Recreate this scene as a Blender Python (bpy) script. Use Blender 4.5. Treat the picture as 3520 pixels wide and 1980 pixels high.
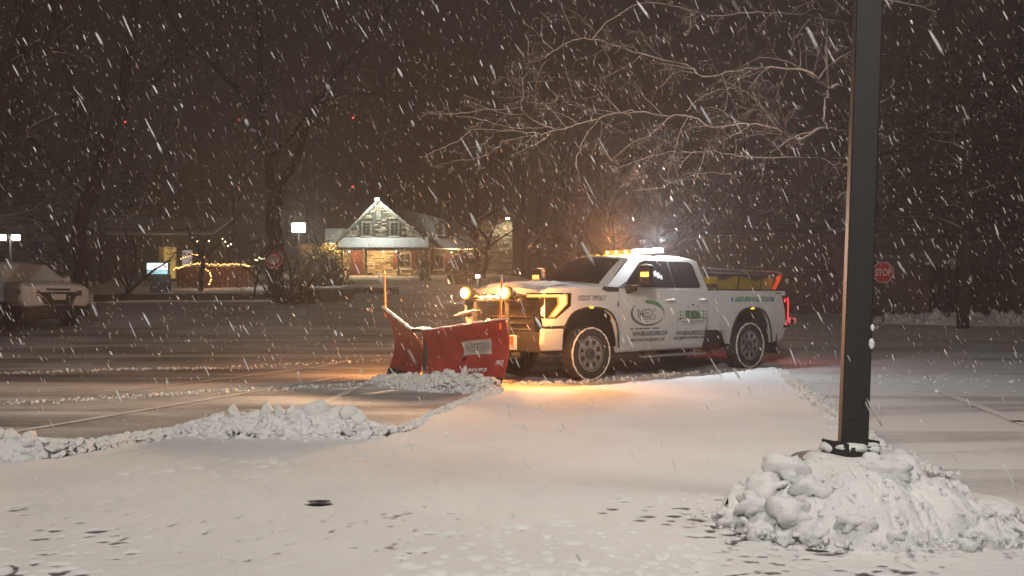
import bpy, bmesh, math, random
import numpy as np
from mathutils import Vector, Matrix, Quaternion

# ------------------------------------------------------------------ clear, camera, world, light, exposure
for o in list(bpy.data.objects): bpy.data.objects.remove(o)
SC = bpy.context.scene
COL = SC.collection
PI = math.pi
F, HOR, CAMH = 3136.0, 1020.0, 1.31
VS = 3520 / 2576

cam_d = bpy.data.cameras.new('camera'); cam = bpy.data.objects.new('camera', cam_d); COL.objects.link(cam)
cam_d.sensor_width = 36; cam_d.lens = 36 * F / 3520; cam_d.clip_start = 0.05; cam_d.clip_end = 1500
cam.location = (0, 0, CAMH); cam.rotation_euler = (PI / 2 + math.atan(30 / F), 0, 0)
SC.camera = cam
cam_d.dof.use_dof = True; cam_d.dof.focus_distance = 14.5; cam_d.dof.aperture_fstop = 5.6

SUN_EL, SUN_AZ = math.radians(62), math.radians(200)
W = bpy.data.worlds.new('World'); SC.world = W; W.use_nodes = True
nt = W.node_tree; nt.nodes.clear()
wo = nt.nodes.new('ShaderNodeOutputWorld'); bg = nt.nodes.new('ShaderNodeBackground'); bg2 = nt.nodes.new('ShaderNodeBackground')
sky = nt.nodes.new('ShaderNodeTexSky'); sky.sky_type = 'NISHITA'; sky.sun_disc = False
sky.sun_elevation = math.radians(-4); sky.sun_rotation = SUN_AZ; bg2.inputs[1].default_value = 0.02
addw = nt.nodes.new('ShaderNodeAddShader')
bg.inputs[0].default_value = (1.0, 0.68, 0.55, 1); bg.inputs[1].default_value = 0.008      # town glow on low snow cloud
nt.links.new(sky.outputs[0], bg2.inputs[0]); nt.links.new(bg.outputs[0], addw.inputs[0]); nt.links.new(bg2.outputs[0], addw.inputs[1])
nt.links.new(addw.outputs[0], wo.inputs[0])

sun_d = bpy.data.lights.new('night_sky_light', 'SUN'); sun_d.energy = 0.06; sun_d.angle = math.radians(40); sun_d.color = (1, .86, .76)
sun = bpy.data.objects.new('night_sky_light', sun_d); COL.objects.link(sun)
sun.rotation_euler = (PI / 2 - SUN_EL, 0, math.radians(-20))

vs_ = SC.view_settings; vs_.view_transform = 'Standard'; vs_.look = 'None'; vs_.exposure = 0; vs_.gamma = 1; vs_.use_curve_mapping = False
cy = SC.cycles
SC.render.engine = 'CYCLES'
cy.use_denoising = True; cy.max_bounces = 5; cy.diffuse_bounces = 2; cy.glossy_bounces = 2; cy.transmission_bounces = 3; cy.volume_bounces = 0
cy.transparent_max_bounces = 6; cy.sample_clamp_indirect = 3; cy.caustics_reflective = False; cy.caustics_refractive = False
cy.use_light_tree = True

# ------------------------------------------------------------------ helpers
rng = random.Random(7); NR = np.random.default_rng(11)
def P(u, v, d):
    """a point seen at (u, v) of the 2576-wide view, d metres ahead"""
    return Vector(((u * VS - 1760) / F * d, d, CAMH + (HOR - v * VS) / F * d))
def tag(o, label=None, cat=None, group=None, kind=None):
    if label: o['label'] = label
    if cat: o['category'] = cat
    if group: o['group'] = group
    if kind: o['kind'] = kind
    return o
def empty(name, loc=(0, 0, 0), rz=0):
    o = bpy.data.objects.new(name, None); COL.objects.link(o); o.location = loc; o.rotation_euler = (0, 0, rz); o.empty_display_size = .2
    return o
def link(name, me, mat, parent=None):
    o = bpy.data.objects.new(name, me); COL.objects.link(o)
    if mat is not None:
        me.materials.clear(); me.materials.append(mat)
    if parent is not None: o.parent = parent
    return o
def finish(o, smooth=None, bevel=0, seg=2):
    if smooth is not None:
        o.data.polygons.foreach_set('use_smooth', [True] * len(o.data.polygons))
        if smooth < 180: o.data.set_sharp_from_angle(angle=math.radians(smooth))
    if bevel:
        m = o.modifiers.new('bevel', 'BEVEL'); m.width = bevel; m.segments = seg; m.limit_method = 'ANGLE'; m.angle_limit = math.radians(35)
        m.harden_normals = False
    return o
class MB:
    def __init__(s): s.v = []; s.f = []
    def add(s, vs, fs):
        k = len(s.v); s.v += [tuple(v) for v in vs]; s.f += [tuple(i + k for i in f) for f in fs]; return s
    def box(s, c, size, rz=0, M=None):
        x, y, z = [q / 2 for q in size]
        vs = [(-x,-y,-z),(x,-y,-z),(x,y,-z),(-x,y,-z),(-x,-y,z),(x,-y,z),(x,y,z),(-x,y,z)]
        R = M if M is not None else Matrix.Rotation(rz, 3, 'Z')
        vs = [R @ Vector(v) + Vector(c) for v in vs]
        return s.add(vs, [(0,3,2,1),(4,5,6,7),(0,1,5,4),(1,2,6,5),(2,3,7,6),(3,0,4,7)])
    def hexa(s, vs):      # 8 explicit corners, bottom ring then top ring
        return s.add(vs, [(0,3,2,1),(4,5,6,7),(0,1,5,4),(1,2,6,5),(2,3,7,6),(3,0,4,7)])
    def tube(s, pts, rad, n=8, cap=True):
        pts = [Vector(p) for p in pts]; k = len(pts)
        if not hasattr(rad, '__len__'): rad = [rad] * k
        vs = []; up = None
        for i, p in enumerate(pts):
            t = (pts[min(i + 1, k - 1)] - pts[max(i - 1, 0)]).normalized()
            if up is None: up = t.orthogonal().normalized()
            up = (up - t * up.dot(t))
            up = up.normalized() if up.length > 1e-6 else t.orthogonal().normalized()
            w = t.cross(up)
            for j in range(n):
                a = 2 * PI * j / n; vs.append(p + (up * math.cos(a) + w * math.sin(a)) * rad[i])
        fs = [(i*n+j, i*n+(j+1)%n, (i+1)*n+(j+1)%n, (i+1)*n+j) for i in range(k-1) for j in range(n)]
        if cap: fs += [tuple(reversed(range(n))), tuple(range((k-1)*n, k*n))]
        return s.add(vs, fs)
    def lathe(s, prof, c=(0,0,0), axis='Y', n=32):
        vs = []
        for r, h in prof:
            for j in range(n):
                a = 2 * PI * j / n; p = (r*math.cos(a), r*math.sin(a))
                q = {'Y': (p[0], h, p[1]), 'Z': (p[0], p[1], h), 'X': (h, p[0], p[1])}[axis]
                vs.append(Vector(q) + Vector(c))
        k = len(prof); sg = -1 if axis == 'Y' else 1
        fs = [(i*n+j, i*n+(j+1)%n, (i+1)*n+(j+1)%n, (i+1)*n+j)[::sg] for i in range(k-1) for j in range(n)]
        return s.add(vs, fs)
    def grid(s, fn, nu, nv):
        vs = [fn(i / nu, j / nv) for i in range(nu + 1) for j in range(nv + 1)]
        return s.add(vs, [(i*(nv+1)+j, (i+1)*(nv+1)+j, (i+1)*(nv+1)+j+1, i*(nv+1)+j+1) for i in range(nu) for j in range(nv)])
    def prism(s, poly, a, b, axis='Y'):
        """polygon (two coordinates) pushed from a to b along an axis"""
        def q(p, h): return {'Y': (p[0], h, p[1]), 'X': (h, p[0], p[1]), 'Z': (p[0], p[1], h)}[axis]
        n = len(poly)
        return s.add([q(p, a) for p in poly] + [q(p, b) for p in poly], [tuple(range(n)), tuple(reversed(range(n, 2*n)))] + [(i, i + n, (i+1) % n + n, (i+1) % n) for i in range(n)])
    def mesh(s, name, fix=True):
        me = bpy.data.meshes.new(name); me.from_pydata(s.v, [], s.f); me.update()
        if fix and len(s.f) < 60000:
            bm = bmesh.new(); bm.from_mesh(me); bmesh.ops.recalc_face_normals(bm, faces=bm.faces); bm.to_mesh(me); bm.free()
        return me
    def build(s, name, mat, parent=None, smooth=None, bevel=0, seg=2, fix=True):
        return finish(link(name, s.mesh(name, fix), mat, parent), smooth, bevel, seg)
def np_mesh(name, V, Fq):
    me = bpy.data.meshes.new(name); V = np.asarray(V, np.float32); Fq = np.asarray(Fq, np.int32)
    n, k = Fq.shape
    me.vertices.add(len(V)); me.vertices.foreach_set('co', V.ravel())
    me.loops.add(n * k); me.loops.foreach_set('vertex_index', Fq.ravel())
    me.polygons.add(n); me.polygons.foreach_set('loop_start', np.arange(n, dtype=np.int32) * k)
    me.update(calc_edges=True); me.validate()
    return me

# materials ---------------------------------------------------------
def new_mat(name):
    m = bpy.data.materials.new(name); m.use_nodes = True; n = m.node_tree.nodes; return m, m.node_tree, n['Principled BSDF']
def mat(name, col, rough=.6, metal=0, emit=None, es=0, noise=0, nscale=8, bump=0, bscale=40, coat=0, spec=.5):
    m, t, b = new_mat(name)
    b.inputs['Base Color'].default_value = (*col, 1); b.inputs['Roughness'].default_value = rough; b.inputs['Metallic'].default_value = metal
    b.inputs['Coat Weight'].default_value = coat; b.inputs['Specular IOR Level'].default_value = spec
    if emit: b.inputs['Emission Color'].default_value = (*emit, 1); b.inputs['Emission Strength'].default_value = es
    if noise or bump:
        tc = t.nodes.new('ShaderNodeTexCoord')
    if noise:
        n = t.nodes.new('ShaderNodeTexNoise'); n.inputs['Scale'].default_value = nscale; n.inputs['Detail'].default_value = 6
        r = t.nodes.new('ShaderNodeMapRange'); r.inputs['From Min'].default_value = .3; r.inputs['From Max'].default_value = .7
        r.inputs['To Min'].default_value = 1 - noise; r.inputs['To Max'].default_value = 1 + noise
        mx = t.nodes.new('ShaderNodeVectorMath'); mx.operation = 'SCALE'; mx.inputs[0].default_value = col
        t.links.new(tc.outputs['Object'], n.inputs['Vector']); t.links.new(n.outputs[0], r.inputs[0]); t.links.new(r.outputs[0], mx.inputs['Scale']); t.links.new(mx.outputs[0], b.inputs['Base Color'])
    if bump:
        n2 = t.nodes.new('ShaderNodeTexNoise'); n2.inputs['Scale'].default_value = bscale; n2.inputs['Detail'].default_value = 5
        bp = t.nodes.new('ShaderNodeBump'); bp.inputs['Strength'].default_value = bump; bp.inputs['Distance'].default_value = .02
        t.links.new(tc.outputs['Object'], n2.inputs['Vector']); t.links.new(n2.outputs[0], bp.inputs['Height']); t.links.new(bp.outputs[0], b.inputs['Normal'])
    return m
def emis(name, col, s):
    m = bpy.data.materials.new(name); m.use_nodes = True; t = m.node_tree; t.nodes.clear()
    o = t.nodes.new('ShaderNodeOutputMaterial'); e = t.nodes.new('ShaderNodeEmission'); e.inputs[0].default_value = (*col, 1); e.inputs[1].default_value = s
    t.links.new(e.outputs[0], o.inputs[0]); return m
def snow_top(name, under, lo=.25, hi=.6, snow=(.78, .78, .77), rough=.7, nz=3, nstr=.35):
    """a surface on which snow has settled wherever it faces up"""
    m, t, b = new_mat(name); N = t.nodes.new
    g = N('ShaderNodeNewGeometry'); sx = N('ShaderNodeSeparateXYZ'); tc = N('ShaderNodeTexCoord'); nn = N('ShaderNodeTexNoise'); nn.inputs['Scale'].default_value = nz
    a = N('ShaderNodeMath'); a.operation = 'MULTIPLY_ADD'; a.inputs[1].default_value = nstr; 
    sub = N('ShaderNodeMath'); sub.operation = 'SUBTRACT'; sub.inputs[1].default_value = .5
    r = N('ShaderNodeMapRange'); r.interpolation_type = 'SMOOTHSTEP'; r.inputs['From Min'].default_value = lo; r.inputs['From Max'].default_value = hi
    mx = N('ShaderNodeMix'); mx.data_type = 'RGBA'; mx.inputs['A'].default_value = (*under, 1); mx.inputs['B'].default_value = (*snow, 1)
    L = t.links.new
    L(g.outputs['Normal'], sx.inputs[0]); L(tc.outputs['Object'], nn.inputs['Vector']); L(nn.outputs[0], sub.inputs[0]); L(sub.outputs[0], a.inputs[0]); L(sx.outputs['Z'], a.inputs[2])
    L(a.outputs[0], r.inputs[0]); L(r.outputs[0], mx.inputs['Factor']); L(mx.outputs['Result'], b.inputs['Base Color'])
    b.inputs['Roughness'].default_value = rough
    return m

# numpy noise -------------------------------------------------------
_perm = NR.random((256, 256)).astype(np.float32)
def vnoise(x, y):
    xi = np.floor(x).astype(int); yi = np.floor(y).astype(int); fx = x - xi; fy = y - yi
    fx = fx*fx*(3-2*fx); fy = fy*fy*(3-2*fy)
    a = _perm[xi & 255, yi & 255]; b = _perm[(xi+1) & 255, yi & 255]; c = _perm[xi & 255, (yi+1) & 255]; d = _perm[(xi+1) & 255, (yi+1) & 255]
    return (a*(1-fx)+b*fx)*(1-fy)+(c*(1-fx)+d*fx)*fy - .5
def fbm(x, y, o=4, s=1.0, g=.5):
    r = 0; a = 1
    for i in range(o): r = r + a*vnoise(x*s+i*17.3, y*s+i*9.1); a *= g; s *= 2.03
    return r
def sstep(a, b, x):
    t = np.clip((x-a)/(b-a), 0, 1); return t*t*(3-2*t)
_ty = [-60, 17, 25, 33, 40, 55, 75, 120, 260]; _tz = [0, 0, .45, .95, 1.05, 1.75, 3.1, 4.6, 8.0]
def terrain(x, y):
    x = np.asarray(x, float); y = np.asarray(y, float)
    g = np.interp(y, _ty, _tz)
    k = 1 - .62*sstep(-2, 9, x)
    return g*k + .05*sstep(20, 40, y)*fbm(x, y, 2, .25)
def tz(x, y): return float(terrain(x, y))

# ------------------------------------------------------------------ base materials
M = {}
M['white'] = mat('white_paint', (.72, .72, .71), .32, coat=.4)
t = M['white'].node_tree; N = t.nodes.new; L = t.links.new; bs = t.nodes['Principled BSDF']
tc = N('ShaderNodeTexCoord'); sx = N('ShaderNodeSeparateXYZ'); mz = N('ShaderNodeMapRange'); mz.inputs['From Min'].default_value = 1.15; mz.inputs['From Max'].default_value = .42
n1_ = N('ShaderNodeTexNoise'); n1_.inputs['Scale'].default_value = 3.5; n1_.inputs['Detail'].default_value = 8; n1_.inputs['Roughness'].default_value = .65
n2_ = N('ShaderNodeTexNoise'); n2_.inputs['Scale'].default_value = 60; mm_ = N('ShaderNodeMath'); mm_.operation = 'MULTIPLY'; m2_ = N('ShaderNodeMath'); m2_.operation = 'MULTIPLY_ADD'; m2_.inputs[1].default_value = .10
mx = N('ShaderNodeMix'); mx.data_type = 'RGBA'; mx.inputs['A'].default_value = (.74, .74, .73, 1); mx.inputs['B'].default_value = (.30, .275, .25, 1)
L(tc.outputs['Object'], sx.inputs[0]); L(sx.outputs['Z'], mz.inputs[0]); L(tc.outputs['Object'], n1_.inputs['Vector']); L(tc.outputs['Object'], n2_.inputs['Vector']); L(mz.outputs[0], mm_.inputs[0]); L(n1_.outputs[0], mm_.inputs[1])
L(n2_.outputs[0], m2_.inputs[0]); L(mm_.outputs[0], m2_.inputs[2]); L(m2_.outputs[0], mx.inputs['Factor']); L(mx.outputs['Result'], bs.inputs['Base Color']); bs.inputs['Roughness'].default_value = .4
M['black'] = mat('black_plastic', (.018, .018, .018), .55)
M['rubber'] = mat('tyre_rubber', (.03, .028, .027), .85, noise=.3, nscale=30, bump=.3, bscale=60)
M['glass'] = mat('dark_glass', (.012, .012, .014), .06, spec=.6)
M['chrome'] = mat('chrome', (.62, .62, .62), .22, metal=1)
M['alloy'] = mat('dull_alloy', (.42, .41, .40), .42, metal=.7, noise=.2, nscale=14)
M['steel'] = mat('dark_steel', (.06, .06, .06), .5, metal=.5, noise=.3)
M['redplow'] = mat('plow_red', (.34, .036, .028), .5, noise=.25, nscale=5, bump=.08, bscale=12)
t = M['redplow'].node_tree; N = t.nodes.new; L = t.links.new; bs = t.nodes['Principled BSDF']; old = bs.inputs['Base Color'].links[0].from_socket
tc = N('ShaderNodeTexCoord'); mp = N('ShaderNodeMapping'); mp.inputs['Scale'].default_value = (1, 1, 5); n1_ = N('ShaderNodeTexNoise'); n1_.inputs['Scale'].default_value = 4; n1_.inputs['Detail'].default_value = 9; n1_.inputs['Roughness'].default_value = .7
mr_ = N('ShaderNodeMapRange'); mr_.inputs['From Min'].default_value = .56; mr_.inputs['From Max'].default_value = .70; mr_.inputs['To Max'].default_value = .7
mx = N('ShaderNodeMix'); mx.data_type = 'RGBA'; mx.inputs['B'].default_value = (.20, .12, .09, 1)
L(tc.outputs['Object'], mp.inputs[0]); L(mp.outputs[0], n1_.inputs['Vector']); L(n1_.outputs[0], mr_.inputs[0]); L(mr_.outputs[0], mx.inputs['Factor']); L(old, mx.inputs['A']); L(mx.outputs['Result'], bs.inputs['Base Color'])
M['snow'] = mat('snow', (.80, .80, .79), .85, noise=.06, nscale=5, bump=.5, bscale=60)
M['snowrough'] = mat('snow_clods', (.80, .80, .79), .85, bump=.5, bscale=70)
M['decal'] = mat('decal_charcoal', (.09, .095, .085), .6)
M['decalgreen'] = mat('decal_green', (.10, .26, .12), .6)
M['decalblue'] = mat('decal_blue', (.07, .17, .42), .6)
M['decalwhite'] = mat('decal_white', (.62, .60, .57), .6)
M['amber'] = emis('amber_lamp', (1, .30, .02), 1.7)
M['beacon'] = emis('amber_beacon', (1, .30, .02), 1.8)
M['ambersoft'] = emis('amber_marker', (1, .48, .05), 2.0)
M['headlamp'] = emis('plow_lamp_lens', (1, .80, .50), 22)
M['whitelamp'] = emis('white_lamp', (.90, .96, 1.0), 26)
M['warmlamp'] = emis('warm_lamp', (1, .86, .62), 14)
M['redlamp'] = emis('red_lamp', (1, .02, .025), 5)
M['orange'] = mat('orange_marker', (.75, .16, .01), .45, emit=(1, .22, .01), es=.25)  # sticks carry a faint glow of their own, though they are no lamps
M['concrete'] = mat('concrete', (.22, .21, .20), .9, noise=.25, bump=.3)
M['polegreen'] = mat('dark_green_paint', (.009, .010, .0095), .62, noise=.25, nscale=6, bump=.05)
M['yellow'] = mat('yellow_poly', (.50, .33, .02), .5, noise=.18, nscale=4)
M['tarp'] = mat('black_tarp', (.03, .03, .034), .7, bump=.4, bscale=8)

def light(name, kind, loc, power, col, parent=None, radius=.05, spot=None, blend=.5, aim=None):
    d = bpy.data.lights.new(name, kind); d.energy = power; d.color = col; d.shadow_soft_size = radius
    o = bpy.data.objects.new(name, d); COL.objects.link(o); o.location = loc
    if kind == 'SPOT': d.spot_size = math.radians(spot); d.spot_blend = blend
    if aim is not None: o.rotation_euler = Vector(aim).to_track_quat('-Z', 'Y').to_euler()
    if parent is not None: o.parent = parent
    return o

# ------------------------------------------------------------------ the ground
def axis_pts(lo, hi, dense_lo, dense_hi, ds, far):
    a = list(np.arange(dense_lo, dense_hi + 1e-6, ds)); s = ds; x = dense_hi
    while x < hi: s = min(s*1.25, far); x += s; a.append(x)
    s = ds; x = dense_lo; b = []
    while x > lo: s = min(s*1.25, far); x -= s; b.append(x)
    return np.array(b[::-1] + a)
gx = axis_pts(-170, 170, -16, 16, .2, 6); gy = axis_pts(-40, 230, 2, 40, .2, 6)
GX, GY = np.meshgrid(gx, gy, indexing='ij')
GZ = terrain(GX, GY) + .03*fbm(GX, GY, 2, .25)*sstep(20, 26, GY) - .003
n1, n2 = GX.shape
idx = np.arange(n1*n2).reshape(n1, n2)
quads = np.stack([idx[:-1,:-1], idx[1:,:-1], idx[1:,1:], idx[:-1,1:]], -1).reshape(-1, 4)

def ground_material():
    m, t, b = new_mat('thin_snow_on_asphalt'); N = t.nodes.new; L = t.links.new
    tc = N('ShaderNodeTexCoord')
    def streak(ang, sx, sy, sc, det=5, dist=0.0):
        mp = N('ShaderNodeMapping'); mp.inputs['Rotation'].default_value = (0, 0, math.radians(ang)); mp.inputs['Scale'].default_value = (sx, sy, 1)
        n = N('ShaderNodeTexNoise'); n.inputs['Scale'].default_value = sc; n.inputs['Detail'].default_value = det; n.inputs['Distortion'].default_value = dist
        L(tc.outputs['Object'], mp.inputs[0]); L(mp.outputs[0], n.inputs['Vector']); return n.outputs[0]
    def ramp(x, a, c):
        r = N('ShaderNodeMapRange'); r.interpolation_type = 'SMOOTHSTEP'; r.inputs['From Min'].default_value = a; r.inputs['From Max'].default_value = c; L(x, r.inputs[0]); return r.outputs[0]
    def op(o, x, y):
        q = N('ShaderNodeMath'); q.operation = o
        for i, k in enumerate((x, y)):
            if isinstance(k, (int, float)): q.inputs[i].default_value = k
            else: L(k, q.inputs[i])
        return q.outputs[0]
    def N_x():
        q = N('ShaderNodeSeparateXYZ'); L(tc.outputs['Object'], q.inputs[0]); return q.outputs['X']
    s1 = ramp(streak(-60, .13, .8, .9, 5, .8), .36, .66)       # long sweeps left by tyres and plow passes
    s2 = ramp(streak(-74, .08, 1.0, 1.2, 4, .5), .42, .62)
    s3 = ramp(streak(0, 1, 1, .5, 3), .35, .65)
    s4 = ramp(streak(-14, .08, 1.2, 1.6, 4, .3), .47, .60)
    f = op('MULTIPLY_ADD', s1, .45); 
    q = N('ShaderNodeMath'); q.operation = 'MULTIPLY_ADD'; L(s1, q.inputs[0]); q.inputs[1].default_value = .60; L(op('MULTIPLY', s2, .30), q.inputs[2])
    f = op('ADD', q.outputs[0], op('MULTIPLY', s3, .22)); f = op('ADD', f, op('MULTIPLY', s4, .12)); f = op('ADD', f, .10); f = op('ADD', f, op('MULTIPLY', ramp(N_x(), 1.5, 4.0), .36))  # lot colour raised toward the right to make up for weaker light there
    # beyond the lot the verge and road keep more snow
    sx = N('ShaderNodeSeparateXYZ'); L(tc.outputs['Object'], sx.inputs[0])
    far = ramp(sx.outputs['Y'], 20.0, 34.0); f = op('ADD', f, op('MULTIPLY', far, .30)); f = op('ADD', op('MULTIPLY', f, op('SUBTRACT', 1.0, op('MULTIPLY', far, .55))), op('MULTIPLY', far, .38))
    fine = streak(0, 1, 1, 9, 6); f = op('ADD', f, op('MULTIPLY', op('SUBTRACT', fine, .5), .5))
    cl = N('ShaderNodeClamp'); L(f, cl.inputs[0])
    mx = N('ShaderNodeMix'); mx.data_type = 'RGBA'; mx.inputs['A'].default_value = (.11, .094, .087, 1); mx.inputs['B'].default_value = (.70, .69, .675, 1)
    L(cl.outputs[0], mx.inputs['Factor']); L(mx.outputs['Result'], b.inputs['Base Color'])
    rr = N('ShaderNodeMapRange'); rr.inputs['To Min'].default_value = .42; rr.inputs['To Max'].default_value = .85; L(cl.outputs[0], rr.inputs[0]); L(rr.outputs[0], b.inputs['Roughness'])
    bp = N('ShaderNodeBump'); bp.inputs['Strength'].default_value = .5; bp.inputs['Distance'].default_value = .03; L(f, bp.inputs['Height']); L(bp.outputs[0], b.inputs['Normal'])
    return m
M['ground'] = ground_material()
g = link('ground', np_mesh('ground', np.stack([GX, GY, GZ], -1).reshape(-1, 3), quads), M['ground']); finish(g, 180)
tag(g, 'plowed parking lot with thin snow over wet asphalt', kind='structure')

# painted stall lines under the slush
M['paint'] = mat('worn_white_paint', (.74, .73, .71), .7, noise=.2, nscale=3)
for (x0, y0, x1, y1) in ((-2.42, 9.2, -2.15, 14.5), (-4.9, 8.6, -2.75, 15.0), (5.0, 8.0, 6.6, 16.2), (-5.4, 12.6, -3.2, 18), (4.05, 6.0, 4.35, 7.4), (5.2, 9.6, 8.2, 9.1)):
    k = 30; mb = MB(); d = Vector((x1-x0, y1-y0, 0)); nrm = Vector((-d.y, d.x, 0)).normalized()*.06
    vs = []
    for i in range(k+1):
        p = Vector((x0, y0, 0)) + d*i/k
        j = 1 + .12*rng.uniform(-1, 1)
        for s in (-1, 1): q = p + nrm*s*j; vs.append((q.x, q.y, tz(q.x, q.y) + .006))
    mb.add(vs, [(2*i, 2*i+1, 2*i+3, 2*i+2) for i in range(k)])
    mb.f = [f[::-1] for f in mb.f]
    mb.build('stall_line', M['paint'], g, fix=False)

# the untouched snow in front: an outline on the lot, raised over the asphalt
EDGE = [(-14, 4.9), (-9, 5.6), (-6, 6.35), (-3.8, 7.0), (-3.45, 7.5), (-3.2, 8.25), (-2.6, 8.45), (-1.9, 8.35), (-1.25, 8.3), (-1.05, 8.75), (-.85, 9.9), (-.55, 11.3), (-.15, 12.35),
        (.25, 12.9), (1.2, 13.2), (2.5, 14.2), (3.6, 15.3), (4.35, 16.2), (4.75, 16.2), (4.3, 14.0), (3.75, 11.5), (3.35, 9.4), (3.05, 7.6), (3.0, 6.4), (3.4, 5.2), (4.2, 4.2), (6, 3.2), (9, 2.2), (9, -6), (-14, -6)]
EA = np.array(EDGE, float)
def poly_sd(px, py, poly):
    """signed distance to the outline, positive inside"""
    d = np.full(px.shape, 1e9); ins = np.zeros(px.shape, bool)
    n = len(poly)
    for i in range(n):
        ax, ay = poly[i]; bx, by = poly[(i+1) % n]
        ex, ey = bx-ax, by-ay; wx, wy = px-ax, py-ay
        t = np.clip((wx*ex+wy*ey)/(ex*ex+ey*ey), 0, 1)
        d = np.minimum(d, np.hypot(wx-ex*t, wy-ey*t))
        c = ((ay > py) != (by > py)) & (px < (bx-ax)*(py-ay)/(by-ay+1e-12)+ax); ins ^= c
    return np.where(ins, d, -d)
ys = [-1.0]; 
while ys[-1] < 17: ys.append(ys[-1] + (.08 if ys[-1] < 4.0 else min(.012*(ys[-1]/4.2)**1.4, .09)))
ys = np.array(ys); xs = np.concatenate([np.arange(-9.0, -3.2, .03), np.arange(-3.2, 3.6, .0125), np.arange(3.6, 9, .03)])
SX, SY = np.meshgrid(xs, ys, indexing='ij')
sd = poly_sd(SX, SY, EDGE) + .10*fbm(SX, SY, 3, 2.2)
prof = sstep(-.02, .12, sd)
lay = .042 + .018*fbm(SX, SY, 3, .55)
# trampled, pocked belt near the viewer
belt = sstep(7.0, 5.4, SY + .35*fbm(SX, SY, 2, .8))*sstep(.35, -.05, fbm(SX+31, SY+3, 2, .45)*1.6)
pock = np.minimum(0, fbm(SX*1.0, SY*.8, 3, 13.0) + .10)
lay = lay*(1-.62*belt) + belt*(.020*pock + .006*fbm(SX, SY, 3, 11)) + .005*fbm(SX, SY, 3, 12)
pits = [(-1.21, 5.72, .055, .05), (.05, 8.9, .05, .03), (.45, 8.6, .03, .02), (-.9, 7.8, .05, .025)]
prs = np.random.default_rng(5)
for i in range(1500):
    y = 4.15 + 4.2*prs.random()**1.6; x = (prs.random()*2-1)*y*.60
    if vnoise(np.array(x*.8+7), np.array(y*.9)) < (-.05 if y < 5.6 else .12): continue
    pits.append((x, y, (.013+.017*prs.random()**2.2)*(1 if y < 5 else 1.25), .010+.028*prs.random()))
for (cx, cyy, r, dp) in pits:
    i0, i1 = np.searchsorted(xs, [cx-4*r, cx+4*r]); j0, j1 = np.searchsorted(ys, [cyy-4*r, cyy+4*r])
    if i1 <= i0 or j1 <= j0: continue
    dd = ((SX[i0:i1, j0:j1]-cx)/1.5)**2 + (SY[i0:i1, j0:j1]-cyy)**2
    lay[i0:i1, j0:j1] -= dp*np.exp(-(dd/(r*r))**1.6) - .02*dp*np.exp(-dd/(r*r*5))
rim = .020*np.exp(-((sd-.12)/.10)**2)*(fbm(SX, SY, 3, 5)+.35)*sstep(2, 5, SY)
SZ = -.03 + prof*(np.maximum(lay, .0012)+.03) + prof*rim
keep = sd > -.10
n1, n2 = SX.shape; idx = np.arange(n1*n2).reshape(n1, n2)
q = np.stack([idx[:-1,:-1], idx[1:,:-1], idx[1:,1:], idx[:-1,1:]], -1)
q = q[keep[:-1,:-1] & keep[1:,1:] & keep[1:,:-1] & keep[:-1,1:]].reshape(-1, 4)
used = np.unique(q); remap = np.zeros(n1*n2, int); remap[used] = np.arange(len(used))
V = np.stack([SX, SY, SZ], -1).reshape(-1, 3)[used]
M['freshsnow'] = mat('fresh_snow', (.80, .795, .78), .85, noise=.05, nscale=1.2, bump=.25, bscale=28)
t = M['freshsnow'].node_tree; N = t.nodes.new; L = t.links.new; bs = t.nodes['Principled BSDF']; old = bs.inputs['Base Color'].links[0].from_socket
tc = N('ShaderNodeTexCoord'); sx = N('ShaderNodeSeparateXYZ'); mr_ = N('ShaderNodeMapRange'); mr_.inputs['From Min'].default_value = .003; mr_.inputs['From Max'].default_value = .009
mx = N('ShaderNodeMix'); mx.data_type = 'RGBA'; mx.inputs['A'].default_value = (.12, .105, .098, 1)  # lowest snow takes asphalt colour, also standing in for shade in the pits
L(tc.outputs['Object'], sx.inputs[0]); L(sx.outputs['Z'], mr_.inputs[0]); L(mr_.outputs[0], mx.inputs['Factor']); L(old, mx.inputs['B']); L(mx.outputs['Result'], bs.inputs['Base Color'])
sn = link('snow_cover', np_mesh('snow_cover', V, remap[q]), M['freshsnow']); finish(sn, 180)
tag(sn, 'untouched pocked snow layer covering the near part of the lot', kind='structure')
# dark melt hole through the layer
mb = MB(); ring = []
for i in range(20):
    a = 2*PI*i/20; r = .055*(1+.2*rng.uniform(-1, 1)); ring.append((-1.21+1.15*r*math.cos(a), 5.72+.85*r*math.sin(a), .030))
mb.add(ring + [(-1.21, 5.72, .028)], [(i, (i+1) % 20, 20) for i in range(20)])
mb.build('melt_hole', mat('wet_asphalt', (.045, .04, .038), .3), sn, 60, fix=False)
def snow_z(x, y):
    i = int(np.clip(np.searchsorted(xs, x), 0, len(xs)-1)); j = int(np.clip(np.searchsorted(ys, y), 0, len(ys)-1)); return max(float(SZ[i, j]), 0)

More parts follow.
